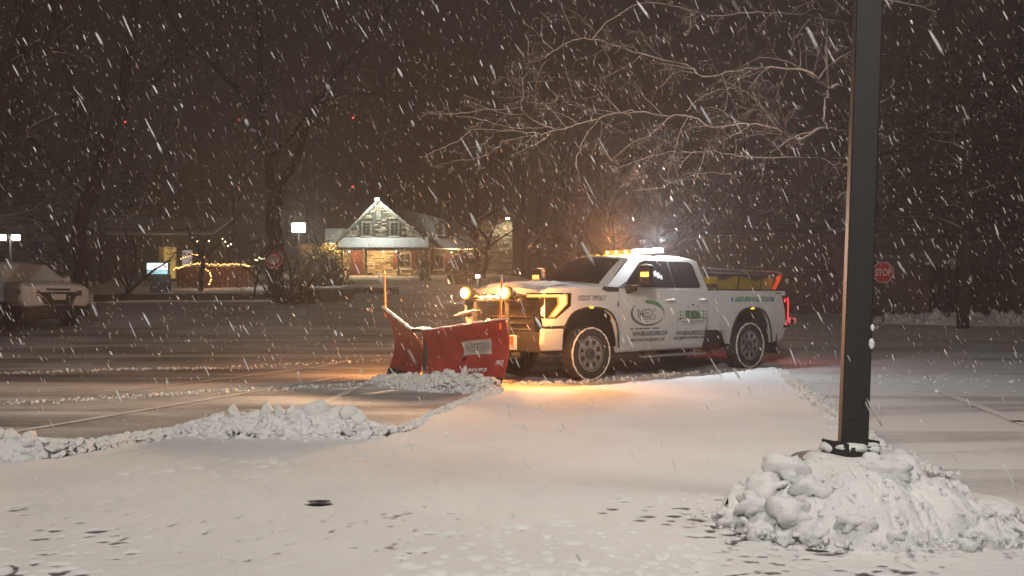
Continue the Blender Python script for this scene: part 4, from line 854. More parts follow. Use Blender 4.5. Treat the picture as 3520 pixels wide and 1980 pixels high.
# ------------------------------------------------------------------ signs, walls, kerbs on the left and right
M['signred'] = mat('sign_red', (.62, .012, .022), .5, noise=.08)
M['signwhite'] = mat('sign_white', (.85, .85, .83), .5)
def octagon(r): return [(r*math.cos(PI/8+i*PI/4), r*math.sin(PI/8+i*PI/4)) for i in range(8)]
def stop_sign(u, v, d, r, label, snowed, rz=0, tilt=0):
    c = P(u, v, d); z0 = tz(c.x, d); o = empty('stop_sign', (c.x, c.y, z0)); o.rotation_euler = (0, 0, rz); h = c.z-z0
    mb = MB(); mb.box((0, .03, (h+r*.9)/2-.1), (.05, .035, h+r*.9+.2)); mb.build('post', M['steel'], o)
    pl = MB().prism(octagon(r), -.006, .006, 'Y'); pl.v = [(x, y, z+h) for x, y, z in pl.v]; pl = pl.build('plate', M['signwhite'], o)
    pr_ = MB().prism(octagon(r*.93), -.010, -.0065, 'Y'); pr_.v = [(x, y, z+h) for x, y, z in pr_.v]; fc = pr_.build('red_face', M['signred'], pl)
    if not snowed:
        me, v = text_mesh('STOP', r*1.42, r*.66, 0, .015); me.vertices.foreach_set('co', np.stack([v[:,0], np.full(len(v), -.0125), v[:,1]+h], -1).astype(np.float32).ravel()); me.update(); link('lettering', me, M['signwhite'], pl)
    else:
        for k_, (xx, zz, ss) in enumerate(((0, .02, .62), (-.2, .12, .4), (.22, -.1, .42), (.1, .25, .35), (-.18, -.22, .36))):
            v_ = IV3*np.array([r*ss, .022, r*ss*.85])*(1+.25*fbm(IV3[:, :1]*2+k_, IV3[:, 2:]*2, 2, 1.5)) + np.array([xx*r, -.012, h+zz*r]); b_ = link('stuck_snow', np_mesh('stuck_snow', v_, IF3), mat('sign_snow', (.70, .62, .62), .8), pl); finish(b_, 180)
    return tag(o, label, 'stop sign')
stop_sign(2222, 685, 31.5, .385, 'bright red stop sign just right of the lamp post', False, math.radians(-4))
stop_sign(688, 652, 37.0, .39, 'stop sign with its face plastered in snow, left of the house', True)
# low snow-capped stone wall and kerb line on the left
M['wallstone'] = snow_top('snow_capped_stone', (.10, .085, .075), .5, .8)
def strip(name, pts, w, h, m, label, cat, seg=None):
    """a low wall or kerb that follows the terrain, with a snow cap"""
    mb = MB(); k = len(pts); vs = []
    for i, p in enumerate(pts):
        a = Vector(pts[max(i-1, 0)]); b = Vector(pts[min(i+1, k-1)]); d = (b-a).normalized(); nn = Vector((-d.y, d.x))
        z = tz(*p)
        for q, zz in ((-w/2, -.3), (-w/2, h), (w/2, h), (w/2, -.3)): vs.append((p[0]+nn.x*q, p[1]+nn.y*q, z+zz))
    mb.add(vs, [(4*i+j, 4*i+4+j, 4*i+4+(j+1) % 4, 4*i+(j+1) % 4) for i in range(k-1) for j in range(4)]+[(0, 1, 2, 3), (4*k-1, 4*k-2, 4*k-3, 4*k-4)])
    o = mb.build(name, m, None, None, .015); tag(o, label, cat)
    mb = MB(); vs = []
    for i, p in enumerate(pts):
        a = Vector(pts[max(i-1, 0)]); b = Vector(pts[min(i+1, k-1)]); d = (b-a).normalized(); nn = Vector((-d.y, d.x)); z = tz(*p)+h
        for q in range(7): t = q/6*2-1; vs.append((p[0]+nn.x*t*w*.6, p[1]+nn.y*t*w*.6, z+.004+(.07+.02*math.sin(i*1.3))*(1-t**4)))
    mb.add(vs, [(7*i+j, 7*i+7+j, 7*i+8+j, 7*i+1+j) for i in range(k-1) for j in range(6)]); mb.build('snow_cap', M['snow'], o, 60)
    return o
def line(a, b, n): return [(a[0]+(b[0]-a[0])*i/n, a[1]+(b[1]-a[1])*i/n) for i in range(n+1)]
strip('kerb', line((-22, 31.0), (-9.2, 34.5), 16), .18, .14, M['concrete'], 'low kerb between the road and the snowy verge', 'kerb')
strip('low_wall', line((-17.5, 38.2), (-10.6, 40.2), 12), .35, .38, M['wallstone'], 'long low snow-capped wall left of the snowed-over stop sign', 'wall')
strip('low_wall', line((-9.6, 40.5), (-7.2, 41.5), 5), .4, .55, M['wallstone'], 'short snow-capped wall right of the snowed-over stop sign', 'wall')
strip('low_wall', line((-9.2, 50), (-6.0, 48), 6), .3, .3, M['wallstone'], 'snow-capped edging wall below the dark evergreen shrub', 'wall')
# illuminated monument sign
c = P(398, 691, 47); zb = tz(c.x, c.y); ms = empty('monument_sign', (c.x, c.y, zb))
k = (c.z-zb)
mb = MB(); mb.box((.12, 0, k/2-.1), (.98, .3, k+.2)); mb.build('base', M['black'], ms, None, .02)
mb = MB(); mb.box((0, 0, k+.31), (1.12, .26, .60)); bx_ = mb.build('sign_box', M['steel'], ms, None, .02)
mb = MB(); mb.box((0, -.134, k+.42), (1.06, .006, .34)); mb.build('lit_panel', emis('sign_white_light', (.82, .96, 1), 3.2), bx_)
mb = MB(); mb.box((0, -.134, k+.13), (1.06, .006, .19)); mb.build('lit_strip', emis('sign_blue_light', (.42, .80, .86), 1.4), bx_)
mb = MB(); mb.grid(lambda u, v: (-.58+u*1.16, -.15+v*.3, k+.612+.05*math.sin(u*PI)**.4*math.sin(v*PI)), 12, 5); mb.build('snow_cap', M['snow'], bx_, 60)
light('sign_glow', 'POINT', (0, -.7, k+.3), 22, (.75, .93, 1), ms, .2)
tag(ms, 'glowing white and pale blue sign box on a dark base', 'sign')
# small plain signs
def plate_sign(name, u, v, d, w, h, m, label):
    c = P(u, v, d); zb = tz(c.x, d); o = empty(name, (c.x, c.y, zb)); k = c.z-zb
    MB().box((0, .02, k/2), (.05, .04, k)).build('post', M['steel'], o); MB().box((0, -.01, k), (w, .012, h)).build('plate', m, o, None, .004); return tag(o, label, 'sign')
plate_sign('notice_sign', 793, 679, 55, .46, .68, mat('faded_sign', (.30, .28, .29), .6), 'small pale notice sign in front of the dark evergreen shrub')
plate_sign('blue_sign', 97, 625, 38, .40, .55, mat('blue_sign', (.03, .07, .30), .5), 'small dark blue sign behind the parked SUV')
# twin flood lamps far left, white lot lamp beside the left wing of the house, lone low lamp beyond the plow
M['farlamp'] = emis('far_lamp', (1, .95, .86), 16)
def far_lamp(name, u, v, d, label, heads, size, power, col=(1, .93, .82), m=None):
    c = P(u, v, d); zb = tz(c.x, d); o = empty(name, (c.x, c.y, zb)); k = c.z-zb
    MB().tube([(0, 0, -.2), (0, 0, k+size*.3)], [.07, .05], 10).build('pole', M['steel'], o, 60)
    if len(heads) > 1 or abs(heads[0]) > .2: MB().box((sum((min(heads), max(heads)))/2, 0, k), (max(heads)-min(heads)+.3, .06, .06)).build('crossarm', M['steel'], o)
    for hx in heads:
        h_ = MB().box((hx, -.08, k), (size, .14, size*.72)).build('lamp_head', M['black'], o, None, .02); MB().box((hx, -.153, k), (size*.9, .006, size*.62)).build('lens', m or M['farlamp'], h_, None, .002)
        light('far_lamp_light', 'POINT', (hx, -.45, k), power, col, o, .12)
    return tag(o, label, 'lamp')
far_lamp('flood_lamp', 26, 598, 42, 'pair of bright flood lamps above the parked SUV', (-.32, .32), .42, 60)
far_lamp('lot_lamp', 752, 573, 58, 'bright square white lamp left of the stone house', (0,), .92, 420, (1, .97, .90))
far_lamp('path_lamp', 1202, 695, 40, 'single small bright lamp beyond the plow', (0,), .20, 40, (1, .9, .7))

# ------------------------------------------------------------------ stone house
M['stone'] = mat('fieldstone', (.30, .265, .21), .85, bump=.5, bscale=9)
t = M['stone'].node_tree; gi = t.nodes.new('ShaderNodeNewGeometry'); cr_ = t.nodes.new('ShaderNodeValToRGB'); t.links.new(gi.outputs['Random Per Island'], cr_.inputs[0]); t.links.new(cr_.outputs[0], t.nodes['Principled BSDF'].inputs['Base Color'])
for e_, (p_, c_) in enumerate(((0, (.15, .125, .095, 1)), (1, (.58, .52, .42, 1)), (.35, (.28, .24, .18, 1)), (.7, (.40, .345, .26, 1)))):
    el = cr_.color_ramp.elements[e_] if e_ < 2 else cr_.color_ramp.elements.new(p_)
    el.position = p_; el.color = c_
M['mortar'] = mat('mortar', (.09, .08, .068), .9)
M['roofsnow'] = mat('roof_snow', (.70, .70, .70), .8, noise=.12, nscale=.6, bump=.3, bscale=3)
M['trim'] = mat('painted_trim', (.20, .20, .165), .6)
M['reddoor'] = mat('red_door', (.085, .012, .010), .6)
M['pane'] = mat('dark_pane', (.02, .02, .022), .1)
HD = 75.0; hs_ = HD/F*VS; hc = P(970, 692, HD)
house = empty('stone_house', (hc.x, hc.y, hc.z)); house.rotation_euler = (0, 0, 0)
def hx(u): return (u-970)*hs_
def hz(v): return (692-v)*hs_
def stonework(name, poly, y, parent, seed, holes=(), ch=.20):
    """coursed rubble on a wall facing the viewer: every stone its own block, set proud of the mortar"""
    pr = np.random.default_rng(seed); mb = MB(); xs_ = [p[0] for p in poly]; zs_ = [p[1] for p in poly]; z = min(zs_)
    def span(z):
        X = []
        for (ax, az), (bx, bz) in zip(poly, poly[1:]+poly[:1]):
            if (az > z) != (bz > z): X.append(ax+(bx-ax)*(z-az)/(bz-az))
        return (min(X), max(X)) if len(X) >= 2 else None
    while z < max(zs_)-.05:
        hgt = .8*ch*(.6+.9*pr.random()); sp = span(z+hgt*.5)
        if sp:
            x = sp[0]
            while x < sp[1]-.06:
                w = min(.22+.75*pr.random()**1.5, sp[1]-x)
                if not any(a-.02 < x+w and x < b+.02 and c-.02 < z+hgt and z < d+.02 for a, b, c, d in holes):
                    dp = .05+.08*pr.random(); j = .022
                    mb.box((x+w/2, y-dp/2+.001, z+hgt/2), (w-j*2*pr.uniform(.4, 1), dp, hgt-j*pr.uniform(.7, 1.6)), M=Matrix.Rotation(pr.normal()*.02, 3, 'Y'))
                x += w
        z += hgt
    o = mb.build(name, M['stone'], parent, fix=False); o['kind'] = 'stuff'; return o
def window(x, z, w, h, y, parent, nx_=2, nz_=3, shutter=None):
    f = MB().box((x, y-.03, z), (w+.22, .12, h+.22)).build('window', M['trim'], parent)
    for i in range(nx_):
        for j in range(nz_):
            MB().box((x-w/2+(i+.5)*w/nx_, y-.094, z-h/2+(j+.5)*h/nz_), (w/nx_-.05, .012, h/nz_-.05)).build('pane', M['pane'], f)
    MB().box((x, y-.12, z-h/2-.16), (w+.4, .2, .09)).build('sill', M['roofsnow'], f)
    if shutter:
        for s in (-1, 1): MB().box((x+s*(w/2+.30), y-.08, z), (.34, .06, h+.2)).build('shutter', shutter, f)
    return f
def slab(corners, th, name, m, parent):
    a, b, c, d = [Vector(p) for p in corners]; n = (b-a).cross(d-a).normalized()*th
    return MB().hexa([a, b, c, d, a+n, b+n, c+n, d+n]).build(name, m, parent, None, .02)
# gable block
gl, gr_x, ap = hx(862), hx(1046), hx(952); ez, az = hz(597), hz(503)
wall_poly = [(gl, 0), (hx(1082), 0), (hx(1082), hz(602)), (ap, az-.15), (gl, hz(597))]
gpoly = [(gl, hz(627)), (hx(1082), hz(627)), (hx(1066), hz(597)), (ap, az-.2), (gl, ez)]
MB().prism([(gl, -.6), (hx(1082), -.6), (hx(1082), hz(600)), (ap, az-.12), (gl, ez)], 0, 8, 'Y').build('wall', M['mortar'], house)
stonework('gable_stones', [(gl, hz(600)), (hx(1075), hz(600)), (ap, az-.25)], 0, house, 3, [(hx(922)-.55, hx(922)+.55, hz(596), hz(557)), (hx(992)-.55, hx(992)+.55, hz(596), hz(557)), (hx(953)-.2, hx(953)+.2, hz(556), hz(530))], .17)
doorx = hx(898)
stonework('ground_floor_stones', [(hx(865), 0), (hx(1082), 0), (hx(1082), hz(630)), (hx(865), hz(630))], 0, house, 4, [(doorx-.5, doorx+.5, -1, 2.0), (hx(1018)-.8, hx(1018)+.8, .5, 2.0), (hx(1050)-.4, hx(1050)+.4, .5, 2.0)], .17)
for u in (922, 992): window(hx(u), hz(576), .62, 1.0, 0, house, 2, 4)
v_ = MB().box((hx(953), -.05, hz(542)), (.36, .1, .8)).build('gable_vent', M['trim'], house)
for k in range(6): MB().box((hx(953), -.105, hz(542)-.3+k*.12), (.30, .02, .05), M=Matrix.Rotation(.5, 3, 'X')).build('louver', M['trim'], v_)
dr = MB().box((doorx, -.06, 1.0), (.86, .08, 2.0)).build('door', M['reddoor'], house); MB().box((doorx, -.105, 1.0), (.7, .02, 1.8)).build('door_panel', M['reddoor'], dr)
window(hx(1018), 1.2, .9, 1.1, 0, house, 2, 2, mat('dark_red_shutter', (.08, .018, .014), .6))
# roof: two slopes running back, snow on top, pale barge boards
for s, xe, zee in ((-1, gl-.35, ez-.25), (1, hx(1095), hz(622))):
    slab([(ap, -.5, az+.05), (xe, -.5, zee), (xe, 8.5, zee), (ap, 8.5, az+.05)] if s < 0 else [(xe, -.5, zee), (ap, -.5, az+.05), (ap, 8.5, az+.05), (xe, 8.5, zee)], -.14 if False else .16, 'roof', M['roofsnow'], house)
    a = Vector((ap, -.52, az-.02)); b = Vector((xe, -.52, zee-.07)); n = Vector((0, 0, -.24)); MB().hexa([a+n, b+n, b+n+Vector((0, .1, 0)), a+n+Vector((0, .1, 0)), a, b, b+Vector((0, .1, 0)), a+Vector((0, .1, 0))]).build('barge_board', M['trim'], house)
# porch roof band with snow, posts
slab([(hx(858), -2.0, hz(628)), (hx(1084), -2.0, hz(628)), (hx(1078), .05, hz(599)), (hx(864), .05, hz(599))], .10, 'porch_roof', mat('porch_snow', (.74, .75, .78), .7, bump=.2, bscale=4), house)
MB().box(((hx(858)+hx(1084))/2, -2.02, hz(630)), (hx(1084)-hx(858), .12, .16)).build('porch_fascia', M['trim'], house)
for u in (871, 930, 1010, 1078): MB().box((hx(u), -1.85, hz(631)/2), (.16, .16, hz(631))).build('porch_post', M['trim'], house)
# right wing: long roof sloping toward us, chimney, dormer
rx0, rx1 = hx(1070), hx(1192)
MB().prism([(rx0, -.6), (rx1, -.6), (rx1, hz(625)), (rx0, hz(625))], 1.0, 8, 'Y').build('wing_wall', M['mortar'], house)
stonework('wing_stones', [(hx(1083), 0), (rx1, 0), (rx1, hz(628)), (hx(1083), hz(628))], 1.0, house, 6, [(hx(1103)-.7, hx(1103)+.7, .4, 2.0), (hx(1150)-.7, hx(1150)+.7, .4, 2.0)], .17)
for u in (1103, 1150): window(hx(u), 1.15, .7, 1.1, 1.0, house, 2, 2, mat('red_shutter', (.10, .018, .013), .6))
slab([(hx(1050), .4, hz(626)), (rx1+.5, .4, hz(628)), (rx1-1.6, 5.2, hz(552)), (hx(985), 5.2, hz(510))], .14, 'wing_roof', M['roofsnow'], house)
slab([(hx(985), 5.2, hz(510)), (rx1-1.6, 5.2, hz(552)), (rx1-1.0, 9, hz(600)), (hx(985), 9, hz(600))], .14, 'wing_roof', M['roofsnow'], house)
ch = MB().box((hx(1110), 5.2, hz(530)), (.75, .7, 2.4)).build('chimney', M['mortar'], house); MB().box((hx(1110), 5.2, hz(530)+1.25), (.9, .85, .14)).build('chimney_cap', M['roofsnow'], ch)
MB().prism([(hx(1090), hz(590)), (hx(1122), hz(590)), (hx(1122), hz(562)), (hx(1106), hz(550)), (hx(1090), hz(562))], 1.8, 4.5, 'Y').build('dormer', M['trim'], house); window(hx(1106), hz(575), .5, .6, 1.8, house)
slab([(hx(1086), 1.6, hz(564)), (hx(1106), 1.6, hz(548)), (hx(1106), 4.5, hz(548)), (hx(1086), 4.5, hz(564))], .08, 'dormer_roof', M['roofsnow'], house); slab([(hx(1106), 1.6, hz(548)), (hx(1126), 1.6, hz(564)), (hx(1126), 4.5, hz(564)), (hx(1106), 4.5, hz(548))], .08, 'dormer_roof', M['roofsnow'], house)
# left wing with its steep snow-lit roof
M['cream'] = mat('cream_stucco', (.40, .33, .20), .85, noise=.1)
MB().prism([(hx(742), -.6), (hx(864), -.6), (hx(864), hz(612)), (hx(742), hz(612))], 1.6, 7, 'Y').build('left_wing_wall', M['cream'], house)
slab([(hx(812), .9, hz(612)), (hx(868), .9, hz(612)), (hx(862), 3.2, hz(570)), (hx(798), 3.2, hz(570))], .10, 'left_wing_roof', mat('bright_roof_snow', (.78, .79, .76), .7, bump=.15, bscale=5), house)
slab([(hx(736), 1.0, hz(612)), (hx(811), 1.0, hz(612)), (hx(797), 3.3, hz(572)), (hx(742), 3.3, hz(572))], .10, 'left_wing_roof', mat('dark_shingle', (.06, .055, .05), .9, noise=.2), house)
# lamps on the house
def wall_lamp(x, y, z, size, m, power, col, parent=house, aim=None, spot=None):
    h_ = MB().box((x, y, z), (size, .16, size*.6)).build('wall_lamp', M['black'], parent, None, .02); MB().box((x, y-.085, z-size*.1), (size*.88, .02, size*.42)).build('lens', m, h_)
    light('wall_lamp_light', 'SPOT' if aim else 'POINT', (x, y-(1.1 if aim else .35), z-(.35 if aim else .1)), power, col, parent, .1, spot or 90, .6, aim)
wall_lamp(ap, -.75, az+.02, .42, emis('gable_flood', (.95, 1, .92), 18), 800, (.93, 1, .86), aim=(0, .45, -1), spot=165)
for u in (884, 925, 968, 1000): wall_lamp(hx(u), -.9, hz(634), .14, M['warmlamp'], 130, (1, .60, .24))
wall_lamp(hx(1135), .5, hz(634), .14, M['warmlamp'], 80, (1, .62, .28)); wall_lamp(hx(1172), .5, hz(634), .14, M['warmlamp'], 60, (1, .62, .28))
wall_lamp(hx(829), 1.2, hz(622), .16, M['warmlamp'], 130, (1, .72, .28)); wall_lamp(hx(855), 1.2, hz(622), .12, M['warmlamp'], 12, (1, .66, .25))
light('roof_wash', 'SPOT', (hx(845), -2.2, hz(560)), 120, (.9, 1, .92), house, .1, 120, .8, (0, 1, -.8)) if False else None
tag(house, 'stone house with lit gable, snowy porch roof and red door', 'house')
# second stone building to its right
c2 = P(1246, 640, 80); h2 = empty('stone_building', (c2.x, c2.y, tz(c2.x, c2.y)))
k = hs_*80/75; wd = 86*k; hh = P(1246, 528, 80).z-h2.location.z
MB().prism([(-wd/2, -.5), (wd/2, -.5), (wd/2, hh-.5), (wd*.1, hh+.3), (-wd/2, hh-1.0)], 0, 8, 'Y').build('wall', M['mortar'], h2)
stonework('stones', [(-wd/2, 0), (wd/2, 0), (wd/2, hh-.6), (wd*.1, hh), (-wd/2, hh-1.2)], 0, h2, 9, (), .19)
slab([(wd*.1, -.3, hh+.32), (wd/2+.3, -.3, hh-.55), (wd/2+.3, 8, hh-.55), (wd*.1, 8, hh+.32)][::-1], .14, 'roof', M['roofsnow'], h2)
slab([(-wd/2-.3, -.3, hh-1.1), (wd*.1, -.3, hh+.32), (wd*.1, 8, hh+.32), (-wd/2-.3, 8, hh-1.1)], .14, 'roof', M['roofsnow'], h2)
wall_lamp(wd*.36, -.3, hh-.75, .36, emis('yellow_flood', (1, .93, .68), 18), 300, (1, .88, .55), h2, (0, .35, -1), 160)
tag(h2, 'tall stone building with a flood lamp, right of the house', 'building')
# building with a lit yellow entry far left
c3 = P(425, 690, 64); h3 = empty('entry_building', (c3.x, c3.y, tz(c3.x, c3.y)))
q = 64/F*VS
MB().box((-2.0, 3, 1.7), (9, 4, 4.2)).build('wall', M['mortar'], h3); en = MB().box((-.4, .92, 1.35), (1.3, .2, 2.3)).build('entry', M['cream'], h3)
MB().box((-.25, .80, 1.3), (.8, .04, 2.1)).build('lit_door', emis('lit_entry', (1, .62, .16), .55), en); MB().box((.95, .9, 1.5), (.7, .1, 1.5)).build('lit_window', emis('pale_window', (1, .82, .70), .42), h3)
slab([(-7, .2, 3.3), (3, .2, 3.3), (3, 5, 4.8), (-7, 5, 4.8)], .15, 'roof', M['roofsnow'], h3)
light('entry_light', 'POINT', (-.3, .2, 2.3), 14, (1, .65, .22), h3, .1)
tag(h3, 'dim building with a glowing yellow doorway behind the sign box', 'building')
# wooden fence lit by string lights
M['fencewood'] = mat('brown_boards', (.16, .075, .04), .8, noise=.3)
fa, fb = P(445, 700, 57), P(640, 700, 57); fz = tz((fa.x+fb.x)/2, 57); fen = empty('board_fence', (fa.x, 57, fz)); L_ = fb.x-fa.x; nb = 26
bme = MB().box((0, 0, .65), (L_/nb-.03, .04, 1.3)).mesh('board')
for i in range(nb): b_ = link('board', bme, M['fencewood'], fen); b_.location = ((i+.5)*L_/nb, 0, rng.uniform(-.03, .03))
for z in (.3, 1.1): MB().box((L_/2, .05, z), (L_, .05, .1)).build('rail', M['fencewood'], fen)
MB().box((L_/2, 0, 1.34), (L_, .14, .06)).build('snow_cap', M['snow'], fen)
tag(fen, 'brown board fence glowing in the string lights', 'fence')
M['bulb'] = emis('orange_bulb', (1, .42, .12), 7); M['bulbw'] = emis('pale_bulb', (1, .85, .45), 6)
def string_lights(pts, d, label, n, m, power, col):
    """a cable with its bulbs, given in the view"""
    w = [P(u, v, d) for u, v in pts]; o = empty('string_lights', w[0]); rel = [p-w[0] for p in w]
    MB().tube(rel, .012, 4).build('cable', M['black'], o)
    bm_ = MB(); bm_.lathe([(0, .045), (.03, .03), (.04, 0), (.025, -.035), (0, -.045)], (0, 0, 0), 'Z', 8); me = bm_.mesh('bulb')
    for i in range(n):
        t = (i+.5)/n*(len(rel)-1); j = int(t); p = rel[j].lerp(rel[j+1], t-j); b_ = link('bulb', me, m, o); b_.location = p+Vector((0, -.03, -.05+rng.uniform(-.06, .06)))
    mid = rel[len(rel)//2]; light('string_glow', 'POINT', mid+Vector((0, -.4, 0)), power, col, o, .2)
    return tag(o, label, 'string lights')
string_lights([(436, 676), (470, 664), (510, 661), (560, 664), (600, 662), (628, 668)], 56, 'long row of orange string lights above the board fence', 46, M['bulb'], 30, (1, .42, .14))
string_lights([(452, 650), (480, 640), (500, 642), (520, 650)], 55.5, 'short upper row of orange string lights left of the thin tree', 14, M['bulb'], 10, (1, .42, .14))
string_lights([(505, 662), (528, 682), (532, 700), (525, 716)], 55, 'orange string lights hanging down beside the thin tree', 13, M['bulb'], 10, (1, .42, .14))
string_lights([(640, 655), (655, 647), (668, 652), (676, 660)], 55, 'pale yellow string lights close to the snowed-over stop sign', 9, M['bulbw'], 5, (1, .8, .4))
string_lights([(475, 592), (500, 606), (560, 598), (572, 614), (585, 612)], 50, 'sparse pale lights high in the thin tree', 7, M['bulbw'], 4, (1, .85, .5))
# brick building and garage at the right, snow bank before them
M['brickwall'] = mat('brown_brick', (.15, .10, .075), .9, noise=.2, bump=.3, bscale=6)
c4 = P(2060, 800, 44); h4 = empty('brick_building', (c4.x, c4.y, tz(c4.x, c4.y)))
MB().box((-.6, 4, 1.9), (9.5, 7, 3.8)).build('wall', M['brickwall'], h4)
pr = np.random.default_rng(31); bme = MB().box((0, 0, 0), (.56, .05, .20)).mesh('block'); cnt = 0
for r in range(15):
    for i in range(16):
        if cnt >= 290: break
        b_ = link('block', bme, M['brickwall'], h4); b_.location = (-5.1+(i+.5+.5*(r % 2))*.595, .48+.012*pr.random(), .12+r*.245); cnt += 1
MB().lathe([(0, -.03), (.70, -.03), (.74, .0), (.70, .03)], (0, 0, 0), 'Y', 32)
mb = MB(); mb.lathe([(0, -.04), (.70, -.04), (.74, 0), (.74, .05)], (0, 0, 0), 'Y', 32); mb.v = [(x*1.2+.1, y+.40, z*.42+2.1) for x, y, z in mb.v]; mb.build('oval_sign', M['black'], h4, 60)
slab([(-5.8, -.2, 3.8), (4.6, -.2, 3.8), (4.6, 8, 4.6), (-5.8, 8, 4.6)], .16, 'roof', mat('dark_roof', (.06, .05, .045), .9), h4)
tag(h4, 'low brown building with a dark oval sign behind the truck bed', 'building')
c5 = P(2420, 800, 42); h5 = empty('garage', (c5.x, c5.y, tz(c5.x, c5.y)))
MB().box((-2.6, 2.5, 1.35), (2.2, 5, 2.9)).build('wall', M['brickwall'], h5); MB().box((3.2, 2.5, 1.35), (1.6, 5, 2.9)).build('wall', M['brickwall'], h5); MB().box((.4, 4.6, 1.35), (4.2, .3, 2.9)).build('back_wall', M['black'], h5)
slab([(-4.0, -.4, 2.35), (4.3, -.4, 2.35), (4.3, 3, 3.5), (-4.0, 3, 3.5)], .14, 'roof', mat('grey_shingle', (.13, .12, .115), .9, noise=.3), h5)
MB().box((.4, .1, 2.45), (4.4, .2, .35)).build('lintel', M['trim'], h5)
tag(h5, 'dark open garage with a grey roof at the right edge', 'garage')
c6 = P(2398, 676, 38); o6 = empty('lantern_post', (c6.x, c6.y, tz(c6.x, c6.y))); k = c6.z-o6.location.z
MB().tube([(0, 0, 0), (0, 0, k)], .04, 8).build('post', M['steel'], o6); mb = MB(); mb.lathe([(.10, -.02), (.16, .28), (.16, .30)], (0, 0, k), 'Z', 6); lt = mb.build('lantern', mat('frosted_glass', (.5, .46, .34), .4), o6); mb = MB(); mb.lathe([(.19, .30), (.12, .40), (0, .46)], (0, 0, k), 'Z', 6); mb.build('lantern_roof', M['roofsnow'], lt)
tag(o6, 'pale unlit lantern on a post near the garage', 'lantern')
bp = [P(2150, 835, 33), P(2270, 830, 33), P(2380, 835, 32), P(2480, 838, 32), P(2600, 840, 32), P(2750, 840, 32)]
windrow('snow_bank', 'long snow bank along the far right edge of the lot', [(p.x, p.y) for p in bp], .9, [.25, .42, .5, .45, .5, .4], 51, 200)

# far radio masts with red beacons
for i, (u, vs2, d, lab) in enumerate(((888, (296, 470), 165, 'thin radio mast with two red beacons above the house'), (601, (301, 474), 170, 'thin radio mast with red beacons left of the forked tree'), (315, (307,), 168, 'thin radio mast with one red beacon at upper left'))):
    b_ = P(u, 690, d); o = empty('radio_mast', (b_.x, b_.y, tz(b_.x, b_.y))); zt = P(u, vs2[0], d).z-o.location.z
    mb = MB()
    for a in range(3): mb.tube([(.25*math.cos(a*2.09), .25*math.sin(a*2.09), 0), (.06*math.cos(a*2.09), .06*math.sin(a*2.09), zt)], .018, 4)
    for j in range(24): t = j/24; r = .25-.19*t; mb.tube([(r, 0, t*zt), (-.5*r, .87*r, (t+.04)*zt)], .012, 3)
    l_ = mb.build('lattice', M['steel'], o); l_['kind'] = 'stuff'
    for v in vs2: mb = MB(); mb.lathe([(0, .18), (.17, .12), (.21, 0), (.17, -.12), (0, -.18)], (0, -.3, P(u, v, d).z-o.location.z), 'Z', 10); mb.build('beacon', emis('mast_beacon', (1, .05, .05), 5 if not (i == 1 and v == 301) else 1.5), o, 60)
    tag(o, lab, 'mast')

